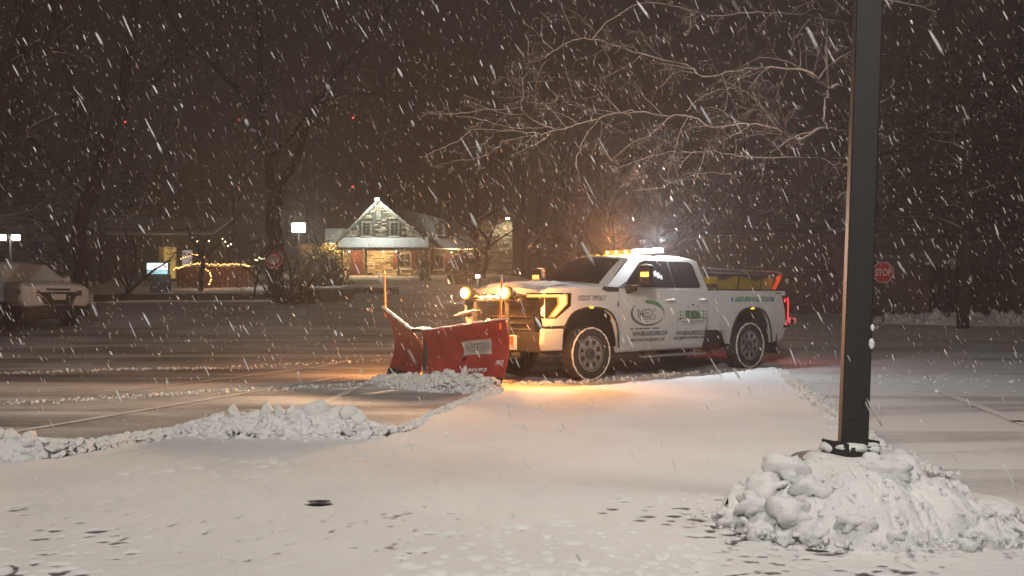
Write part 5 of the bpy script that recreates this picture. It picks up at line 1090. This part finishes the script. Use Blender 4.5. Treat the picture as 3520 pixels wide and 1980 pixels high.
# ------------------------------------------------------------------ trees
M['bark'] = snow_top('bark_with_snow', (.026, .019, .015), .6, .95, (.55, .53, .51), .9, 2.5, .35)
M['twig'] = snow_top('snowy_twigs', (.045, .034, .028), .1, .7, (.66, .64, .61), .9, 2.0, .7)
M['paletwig'] = snow_top('snow_laden_branches', (.10, .08, .065), -.6, .3, (.76, .73, .71), .9, 2.0, .5)
class Tree:
    def __init__(s, seed): s.r = random.Random(seed); s.V = {0: [], 1: []}; s.F = {0: [], 1: []}
    def tube(s, pts, r0, r1, n, layer):
        V, F_ = s.V[layer], s.F[layer]; base = len(V); k = len(pts); up = None
        for i, p in enumerate(pts):
            t = (pts[min(i+1, k-1)]-pts[max(i-1, 0)])
            t = t.normalized() if t.length > 1e-9 else Vector((0, 0, 1))
            up = t.orthogonal().normalized() if up is None else (up-t*up.dot(t))
            up = up.normalized() if up.length > 1e-6 else t.orthogonal().normalized()
            w = t.cross(up); r = r0+(r1-r0)*i/(k-1)
            for j in range(n): a = 2*PI*j/n; V.append(p+(up*math.cos(a)+w*math.sin(a))*r)
        for i in range(k-1):
            for j in range(n): F_.append((base+i*n+j, base+i*n+(j+1) % n, base+(i+1)*n+(j+1) % n, base+(i+1)*n+j))
    def grow(s, p, d, length, r, lev, droop=0.0, wig=.22, kids=(4, 5, 4), layer_from=1, up=.08, minr=.006):
        """a wandering limb that sheds children"""
        n = max(4, int(length/.35)) if lev < 2 else 4; pts = [p.copy()]; d = d.normalized(); st = length/n
        for i in range(n):
            j = Vector((s.r.gauss(0, 1), s.r.gauss(0, 1), s.r.gauss(0, 1)))*wig
            d = (d+j*.55+Vector((0, 0, up-droop*i/n))).normalized(); pts.append(pts[-1]+d*st)
        s.tube(pts, r, max(r*.35, minr), 7 if lev == 0 else (5 if lev == 1 else 3), 0 if lev < layer_from else 1)
        s.kids(pts, length, r, lev, droop, wig, kids, layer_from, up, minr)
    def kids(s, pts, length, r, lev, droop, wig, kids, layer_from, up, minr, t0=.25):
        if lev >= len(kids): return
        m = kids[lev]; n = len(pts)-1
        for c in range(m):
            t = t0+(1-t0)*(c+s.r.random())/m; i = min(int(t*n), n-1); q = pts[i].lerp(pts[i+1], t*n-i); tan = (pts[i+1]-pts[i]).normalized()
            side = Vector((s.r.gauss(0, 1), s.r.gauss(0, 1), s.r.gauss(.15, .8))); side = (side-tan*side.dot(tan)).normalized()
            dd = tan*s.r.uniform(.35, .8)+side*s.r.uniform(.6, 1.0)
            s.grow(q, dd, length*s.r.uniform(.38, .62)*(1-.35*t), max(r*(1-.6*t)*s.r.uniform(.42, .62), minr), lev+1, droop, wig*1.1, kids, layer_from, up, minr)
    def build(s, name, loc, label, group=None, m0='bark', m1='twig', crown='crown', cat='tree'):
        o = empty(name, loc); Lc = Vector(loc)
        for k, nm, mm in ((0, 'trunk', m0), (1, crown, m1)):
            if not s.V[k]: continue
            me = np_mesh(nm, [tuple(v-Lc) for v in s.V[k]], s.F[k]); b = link(nm, me, M[mm], o); finish(b, 180)
        return tag(o, label, cat, group)
def PV(pts, d, jit=0, r=None):
    out = []
    for i, q in enumerate(pts):
        dd = d if len(q) < 3 else q[2]
        out.append(P(q[0], q[1], dd+(r.uniform(-jit, jit) if r and i else 0)))
    return out
def smooth_pl(pts, k=2):
    for _ in range(k):
        q = [pts[0]]
        for a, b in zip(pts[:-1], pts[1:]): q += [a.lerp(b, .25), a.lerp(b, .75)]
        pts = q+[pts[-1]]
    return pts
def crooked(pts, r, amp):
    return [p if i in (0, len(pts)-1) else p+Vector((r.gauss(0, amp), r.gauss(0, amp), r.gauss(0, amp))) for i, p in enumerate(pts)]
def limb_tree(seed, d, limbs, name, label, m0='bark', m1='twig', kids=(5, 5, 3), jit=1.0, kl=.30, minr=.006, base=None, nk=None, up=.06, droop=.05, scale_r=1):
    """limbs drawn one by one, twigs grown on them; limb = (points, start radius, end radius, layer)"""
    T = Tree(seed)
    for pts, r0, r1, lay in limbs:
        w = crooked(smooth_pl(PV(pts, d, jit, T.r)), T.r, max(r0*.22, .015)); T.tube(w, r0*scale_r, r1*scale_r, 8 if r0 > .06 else 5, lay)
        ln = sum((b-a).length for a, b in zip(w[:-1], w[1:]))
        m = nk if nk else max(3, int(ln*2.0))
        n = len(w)-1
        for c in range(m):
            t = .12+.88*(c+T.r.random())/m; i = min(int(t*n), n-1); q = w[i].lerp(w[i+1], t*n-i); tan = (w[i+1]-w[i]).normalized()
            if r0 > .12 and t < .35: continue
            side = Vector((T.r.gauss(0, 1), T.r.gauss(0, 1), T.r.gauss(.1, .9))); side = (side-tan*side.dot(tan)).normalized()
            T.grow(q, tan*T.r.uniform(.3, .8)+side, ln*kl*T.r.uniform(.5, 1.1)*(1-.3*t), max((r0+(r1-r0)*t)*T.r.uniform(.3, .5), minr), 1, droop, .26, kids, 1, up, minr)
    p = P(*limbs[0][0][0][:2], d) if base is None else base
    return T.build(name, (p.x, p.y, tz(p.x, p.y)-.1), label, None, m0, m1)
# big forked tree left of the house
limb_tree(3, 44, [([(692, 768), (688, 640), (690, 560), (690, 488)], .36, .27, 0), ([(690, 488), (668, 410), (655, 320), (650, 240), (656, 120), (640, -70)], .22, .09, 0),
    ([(690, 492), (738, 425), (764, 340), (790, 260), (850, 180), (930, 90), (1000, -30)], .20, .05, 0), ([(668, 400), (715, 362), (768, 290), (812, 255)], .12, .05, 0), ([(656, 300), (600, 225), (540, 165), (480, 120), (436, 70), (400, -40)], .13, .06, 0),
    ([(480, 120), (530, 105), (600, 80), (660, 60)], .06, .03, 0), ([(452, 118), (400, 170), (355, 225), (310, 300)], .08, .04, 0), ([(790, 260), (880, 230), (960, 240), (1040, 215)], .06, .02, 0)],
    'forked_tree', 'large forked bare tree left of the stone house', kids=(4, 4, 3), jit=1.6, kl=.22, scale_r=1.2)
# dark trees close at the left
limb_tree(4, 30, [([(196, 800), (200, 640), (215, 500), (262, 380)], .24, .20, 0), ([(262, 380), (300, 280), (322, 150), (345, -60)], .19, .12, 0), ([(262, 380), (200, 300), (160, 180), (120, -40)], .13, .07, 0), ([(300, 290), (400, 190), (470, 130), (560, 100)], .08, .03, 0), ([(215, 500), (130, 400), (60, 330), (-40, 250)], .09, .04, 0), ([(262, 380), (240, 300), (220, 200)], .05, .02, 0)],
    'dark_tree', 'dark bare tree with a thick leaning trunk behind the SUV', kids=(4, 4, 3), jit=1.4, kl=.25)
limb_tree(5, 21, [([(-60, 820), (-40, 500), (10, 200), (60, 60), (90, -60)], .26, .13, 0), ([(10, 200), (100, 120), (160, 20), (190, -60)], .12, .05, 0), ([(-30, 420), (60, 330), (130, 290)], .08, .03, 0), ([(0, 250), (-80, 150), (-120, 0)], .08, .04, 0)], 'dark_tree', 'dark bare tree cut by the left picture edge', kids=(4, 4, 3), jit=1.2, kl=.28)
# thin tree by the string lights, and shrubs of bare twigs
limb_tree(6, 50, [([(505, 728), (508, 690), (512, 660), (506, 640)], .15, .11, 0), ([(506, 640), (490, 612), (475, 590), (470, 560)], .09, .03, 0), ([(510, 655), (535, 630), (560, 605), (590, 570)], .08, .03, 0), ([(508, 645), (515, 610), (500, 560)], .06, .02, 0), ([(506, 648), (455, 635), (420, 640)], .05, .02, 0)], 'thin_tree', 'thin bare tree wrapped in lights before the board fence', kids=(4, 4), jit=.8, kl=.4, nk=7)
limb_tree(8, 38, [([(322, 740), (330, 700), (345, 650), (330, 590)], .08, .03, 0), ([(322, 738), (300, 690), (280, 640)], .06, .02, 0), ([(325, 735), (370, 690), (420, 660), (440, 640)], .06, .02, 0), ([(323, 730), (310, 660), (318, 590)], .05, .02, 0)], 'bare_shrub', 'bare many-stemmed shrub left of the glowing sign box', kids=(4, 4, 3), jit=.6, kl=.4, nk=9)
limb_tree(9, 37, [([(640, 770), (640, 720), (660, 660), (700, 610)], .06, .02, 0), ([(720, 770), (735, 700), (720, 640), (690, 590)], .06, .02, 0), ([(700, 772), (760, 730), (790, 700)], .05, .02, 0), ([(690, 770), (650, 700), (600, 660)], .05, .02, 0)], 'bare_shrub', 'tangled snowy shrub around the snowed-over stop sign', kids=(4, 4, 3), jit=.7, kl=.45, nk=10)
limb_tree(10, 62, [([(1218, 700), (1222, 650), (1230, 600)], .14, .10, 0), ([(1230, 610), (1200, 570), (1180, 540)], .08, .03, 0), ([(1230, 600), (1250, 560), (1240, 520)], .08, .03, 0), ([(1226, 625), (1270, 590), (1300, 575)], .07, .03, 0), ([(1224, 640), (1180, 610), (1150, 600)], .06, .02, 0)], 'garden_tree', 'small bare tree before the tall stone building', kids=(4, 5, 3), jit=1, kl=.4, nk=8)
# snow-laden overhanging tree whose trunk hides behind the lamp post
BR = [([(2168, 850, 27), (2160, 640, 27), (2152, 400, 26.5), (2140, 150, 26), (2135, -80, 26)], .26, .16, 0),
 ([(2150, 235, 26), (2115, 208), (2087, 222), (2062, 206), (2042, 178), (1990, 172), (1933, 166), (1885, 172), (1836, 180), (1768, 198), (1743, 170), (1723, 160), (1646, 145), (1560, 118), (1492, 95), (1447, 95), (1400, 118), (1371, 145)], .062, .016, 1),
 ([(1492, 95), (1520, 60), (1580, 15), (1625, 3), (1700, 12), (1760, 30)], .035, .012, 1), ([(1492, 95), (1530, 110), (1600, 118)], .02, .01, 1),
 ([(2150, 335, 26.5), (2087, 323), (2058, 321), (2034, 343), (2002, 351), (1978, 343), (1961, 323), (1909, 313), (1873, 307), (1800, 327), (1727, 285), (1683, 295), (1613, 279), (1573, 281), (1512, 295), (1435, 319), (1403, 325), (1371, 319), (1334, 299), (1306, 271), (1316, 238), (1314, 194)], .060, .016, 1),
 ([(1727, 279), (1755, 250), (1788, 230), (1852, 218)], .024, .01, 1), ([(1306, 269), (1257, 275), (1189, 279), (1120, 290), (1060, 280)], .024, .008, 1), ([(1371, 319), (1300, 325), (1209, 299), (1156, 293), (1120, 279), (1084, 281)], .022, .008, 1),
 ([(1435, 319), (1350, 340), (1266, 323), (1233, 343), (1221, 360), (1150, 385)], .022, .008, 1), ([(1266, 330), (1185, 321), (1160, 351), (1096, 380), (1060, 395)], .02, .008, 1), ([(1350, 340), (1262, 351), (1257, 368), (1221, 392), (1160, 404), (1080, 420)], .02, .008, 1),
 ([(2150, 400, 26.5), (2000, 395), (1900, 400), (1804, 380), (1731, 384), (1695, 380), (1626, 396), (1560, 420)], .04, .012, 1), ([(2079, 117), (2083, 194), (2087, 226), (2075, 259), (2075, 299)], .05, .03, 1), ([(1512, 295), (1470, 345), (1445, 400), (1460, 450)], .025, .008, 1), ([(1683, 295), (1640, 340), (1600, 350), (1540, 400)], .025, .008, 1), ([(2140, 60, 26), (2000, 30), (1900, 25), (1800, 40), (1740, 20)], .05, .015, 1), ([(2140, 20, 26), (2250, -10), (2360, 30)], .05, .02, 1), ([(1600, 480), (1680, 470), (1760, 430), (1850, 440)], .02, .01, 1)]
ov = limb_tree(12, 22, BR, 'overhanging_tree', 'large tree with pale snow-laden branches reaching over the truck', 'bark', 'paletwig', kids=(5, 5, 3), jit=.5, kl=.13, minr=.005, up=.0, droop=.14, scale_r=.70)
limb_tree(13, 30, [([(2420, 840), (2425, 600), (2440, 350), (2430, 180)], .2, .14, 0), ([(2430, 190), (2400, 100), (2390, 0), (2380, -60)], .12, .07, 0), ([(2430, 200), (2470, 120), (2500, 30), (2510, -60)], .12, .07, 0), ([(2440, 350), (2360, 280), (2300, 260)], .06, .02, 0), ([(2440, 330), (2520, 260), (2580, 230)], .06, .02, 0)], 'dark_tree', 'dark bare tree with a high fork at the right', kids=(4, 4, 3), jit=1.4, kl=.22)
# wood behind everything: three kinds of bare tree and a conifer, copied
def proto_bare(seed, h):
    T = Tree(seed); p = Vector((0, 0, -.2)); d = Vector((0, 0, 1)); pts = [p]; n = 10
    for i in range(n): d = (d+Vector((T.r.gauss(0, .09), T.r.gauss(0, .09), .1))).normalized(); pts.append(pts[-1]+d*h*.75/n)
    T.tube(pts, h*.020, h*.006, 8, 0)
    for c in range(15):
        t = .22+.78*(c+T.r.random())/15; i = min(int(t*n), n-1); q = pts[i].lerp(pts[i+1], t*n-i); a = c*2.4+T.r.random()
        T.grow(q, Vector((math.cos(a), math.sin(a), T.r.uniform(.4, 1.1))), h*.34*(1.15-.6*t), h*.010*(1.2-t*.7), 1, .02, .24, (0, 6, 4), 1, .07, .011)
    return T
def proto_fir(seed, h):
    T = Tree(seed); T.tube([Vector((0, 0, -.2)), Vector((.05, 0, h*.5)), Vector((0, 0, h))], h*.02, .02, 8, 0); r = T.r
    V, F_ = T.V[1], T.F[1]
    for w in range(46):
        t = (w+r.random())/46; z = h*(.06+.93*t); L_ = h*.24*(1-t)**.85+.25
        for c in range(7):
            a = r.uniform(0, 2*PI); dr = Vector((math.cos(a), math.sin(a), 0)); sd_ = Vector((-dr.y, dr.x, 0)); L2 = L_*r.uniform(.7, 1.1)
            for m_ in range(7):                     # sprays along each bough
                s_ = (m_+.5)/7; c0 = Vector((0, 0, z))+dr*L2*s_+Vector((0, 0, .10*L2-.42*L2*s_*s_)); wd = .36*L2*(1-s_*.6)*r.uniform(.7, 1.2); b0 = len(V); tl = Vector((0, 0, r.uniform(-.25, .05)*wd))
                V += [c0-dr*.12*L2, c0+sd_*wd+tl, c0+dr*.20*L2+Vector((0, 0, -.06*L2)), c0-sd_*wd+tl]; F_.append((b0, b0+1, b0+2, b0+3))
    return T
M['fir'] = snow_top('dark_needles_with_snow', (.012, .015, .011), .55, 1.0, (.22, .21, .20), .9, 1.2, .9)
bases = []
for k in range(3): bases.append((proto_bare(60+k, 15), 'bare_tree', 'bark', 'twig'))
bases.append((proto_fir(70, 13), 'fir_tree', 'bark', 'fir'))
meshes = []
for T, nm, a, b in bases: meshes.append((np_mesh(nm+'_trunk', [tuple(v) for v in T.V[0]], T.F[0]), np_mesh(nm+'_crown', [tuple(v) for v in T.V[1]], T.F[1]), nm, a, b))
wood = [(0, 150, 70, 1.1), (1, 260, 62, 1.0), (2, 400, 78, 1.15), (0, 560, 88, 1.1), (1, 800, 100, 1.1), (2, 1000, 104, 1.15), (0, 1180, 98, 1.2), (1, 1330, 84, 1.15), (2, 1440, 74, 1.1), (0, 1540, 66, 1.1), (1, 1650, 60, 1.0), (2, 1780, 68, 1.1), (0, 1900, 58, 1.0), (1, 2040, 62, 1.05), (2, 2230, 55, 1.0), (0, 2360, 60, 1.1), (1, 2520, 52, 1.0), (2, 60, 58, 1.0), (0, 2650, 56, 1.1), (1, -60, 52, 1.0),
        (3, 30, 54, 1.1), (3, 200, 76, 1.3), (3, 330, 84, 1.2), (3, 1400, 95, 1.3), (3, 1590, 88, 1.25), (3, 1740, 84, 1.3), (3, 1930, 74, 1.25), (3, 2120, 66, 1.2), (3, 2290, 52, 1.15), (3, 2380, 58, 1.35), (3, 2470, 50, 1.1), (3, 2570, 54, 1.3), (3, 2680, 57, 1.2), (3, 700, 96, 1.1)]
for i, (k, u, d, sc) in enumerate(wood):
    me0, me1, nm, a, b = meshes[k]; x = (u*VS-1760)/F*d; o = empty(nm, (x, d, tz(x, d)-.1)); o.rotation_euler = (0, 0, i*1.7); o.scale = (sc*rng.uniform(.9, 1.1),)*2+(sc*rng.uniform(.9, 1.15),)
    for nme, me, mm in (('trunk', me0, a), ('crown', me1, b)):
        c_ = link(nme, me, None, o)
        if not me.materials: me.materials.append(M[mm])
    land = 'the parked SUV' if u < 130 else 'the leaning dark trunk' if u < 300 else 'the glowing sign box' if u < 480 else 'the board fence' if u < 640 else 'the square white lamp' if u < 850 else 'the stone house' if u < 1130 else 'the tall stone building' if u < 1380 else 'the plow lamps' if u < 1500 else 'the truck hood' if u < 1600 else 'the cab light bar' if u < 1760 else 'the truck bed' if u < 2000 else 'the lamp post' if u < 2200 else 'the bright red stop sign' if u < 2330 else 'the garage' if u < 2500 else 'the far right picture edge'
    ad = ['slender', 'tall', 'broad', 'tapering'][k] + (' farther' if d > 80 else ' nearer' if d < 56 else '')
    tag(o, f"{ad} {'dark conifer' if k == 3 else 'bare tree'} in the wood behind {land}" if u < 2500 else f"{ad} {'dark conifer' if k == 3 else 'bare tree'} in the wood by {land}", 'tree', 'conifers in the wood' if k == 3 else 'bare trees in the wood')
for T in (): pass
# leafy evergreen shrubs near the house
def shrub(u, v, d, w, h, m, label, seed, n=2600, ls=.09):
    pr = np.random.default_rng(seed); c = P(u, v, d); zb = tz(c.x, d); o = empty('evergreen_shrub', (c.x, c.y, zb))
    th = pr.random(n)*2*PI; ph = np.arccos(1-pr.random(n)*1.25); rr = pr.random(n)**.33*(1+.25*np.sin(3*th+ph*4)); D = np.stack([np.sin(ph)*np.cos(th)*w/2, np.sin(ph)*np.sin(th)*w/2, np.maximum(np.cos(ph), -.1)*h], -1)*rr[:, None]
    A = pr.normal(size=(n, 3)); B = pr.normal(size=(n, 3)); A /= np.linalg.norm(A, axis=1)[:, None]; B = np.cross(A, B); B /= np.linalg.norm(B, axis=1)[:, None]; s_ = ls*(.6+.8*pr.random(n))[:, None]
    V = np.stack([D-A*s_, D+B*s_*.5, D+A*s_, D-B*s_*.5], 1).reshape(-1, 3); V[:,2] += .1
    lf = link('foliage', np_mesh('foliage', V, np.arange(4*n).reshape(n, 4)), m, o); lf['kind'] = 'stuff'; MB().tube([(0, 0, -.1), (0, 0, h*.5)], [.06, .03], 6).build('stem', M['steel'], o)
    return tag(o, label, 'shrub')
shrub(806, 692, 60, 3.6, 2.6, mat('yew_leaves', (.022, .026, .02), .8, noise=.4), 'wide dark evergreen shrub left of the house wall', 1, 3600, .11)
shrub(1172, 706, 62, 2.4, 2.2, mat('dark_leaves', (.016, .014, .012), .8), 'rounded dark shrub right of the house', 2, 2400, .11)
shrub(1068, 694, 66, .9, 1.2, mat('yellow_green_leaves', (.13, .19, .02), .7, noise=.3), 'small yellow-green shrub at the porch end', 3, 1100, .08)
shrub(745, 762, 38.5, 1.7, .9, mat('brown_leaves', (.04, .028, .02), .8), 'low brown snow-flecked shrub right of the snowed-over stop sign', 4, 1500, .07)

# ------------------------------------------------------------------ falling snow: clumped flakes blown to the right
pr = np.random.default_rng(4)
N_ = 40000
X = pr.uniform(-15, 15, N_); Y = .7+26*pr.random(N_)**.85; Z = pr.uniform(.1, 12, N_)
ok = (np.abs(X) < 2.0+Y*.75) & (np.abs(Z-1.3) < 1.2+Y*.5) & (Y > .8)
inside = ((X-TC.x)*TH.x+(Y-TC.y)*TH.y > -5.6) & ((X-TC.x)*TH.x+(Y-TC.y)*TH.y < 1.3) & (np.abs((X-TC.x)*TL.x+(Y-TC.y)*TL.y) < 1.15) & (Z < 2.1)
ok &= ~inside; X, Y, Z = X[ok], Y[ok], Z[ok]; N_ = len(X)
ln = .014+.050*pr.random(N_)**2; wd = .0017+.0042*pr.random(N_)**2.5
dirv = np.stack([(.50+.07*pr.normal(size=N_)), .10*pr.normal(size=N_), -1+.1*pr.normal(size=N_)], -1); dirv /= np.linalg.norm(dirv, axis=1)[:, None]
a = np.cross(dirv, pr.normal(size=(N_, 3))); a /= np.linalg.norm(a, axis=1)[:, None]; b = np.cross(dirv, a); C_ = np.stack([X, Y, Z], -1)
big = pr.random(N_) < .02; wd = np.where(big, wd*2.2, wd); ln = np.where(big, .03+.02*pr.random(N_), ln)
near = np.clip((Y-.1)/3, .5, 1)[:, None]; L2 = dirv*ln[:, None]*near; A2 = a*wd[:, None]*near; B2 = b*wd[:, None]*near
V = np.stack([C_-L2, C_-L2*.45+A2, C_-L2*.45+B2, C_-L2*.45-A2, C_-L2*.45-B2, C_+L2*.45+A2, C_+L2*.45+B2, C_+L2*.45-A2, C_+L2*.45-B2, C_+L2], 1).reshape(-1, 3)
f0 = np.array([(0, 2, 1), (0, 3, 2), (0, 4, 3), (0, 1, 4), (1, 2, 6), (1, 6, 5), (2, 3, 7), (2, 7, 6), (3, 4, 8), (3, 8, 7), (4, 1, 5), (4, 5, 8), (9, 5, 6), (9, 6, 7), (9, 7, 8), (9, 8, 5)])
FF = (f0[None]+10*np.arange(N_)[:, None, None]).reshape(-1, 3)
M['flake'] = mat('snowflakes', (.85, .85, .85), .9, spec=.1); t = M['flake'].node_tree; gi = t.nodes.new('ShaderNodeNewGeometry'); cr_ = t.nodes.new('ShaderNodeValToRGB'); cr_.color_ramp.elements[0].color = (.60, .60, .60, 1); cr_.color_ramp.elements[1].color = (.88, .88, .88, 1); cr_.color_ramp.elements[1].position = .85
t.links.new(gi.outputs['Random Per Island'], cr_.inputs[0]); t.links.new(cr_.outputs[0], t.nodes['Principled BSDF'].inputs['Base Color'])
fl = link('falling_snow', np_mesh('falling_snow', V, FF), M['flake']); tag(fl, 'windblown snowflakes falling through the lamp light', 'snow', kind='stuff')

# ------------------------------------------------------------------ the snowy air
hz_m = bpy.data.materials.new('snowy_air'); hz_m.use_nodes = True; t = hz_m.node_tree; t.nodes.clear()
o_ = t.nodes.new('ShaderNodeOutputMaterial'); pv = t.nodes.new('ShaderNodeVolumePrincipled'); pv.inputs['Color'].default_value = (.92, .90, .88, 1); pv.inputs['Density'].default_value = .0052; pv.inputs['Anisotropy'].default_value = .35
t.links.new(pv.outputs[0], o_.inputs['Volume'])
try: hz_m.cycles.homogeneous_volume = True
except Exception: pass
hz_o = MB().box((0, 90, 29), (370, 304, 64)).build('haze', hz_m); tag(hz_o, 'thin snowy haze filling the night air', 'haze', kind='stuff')
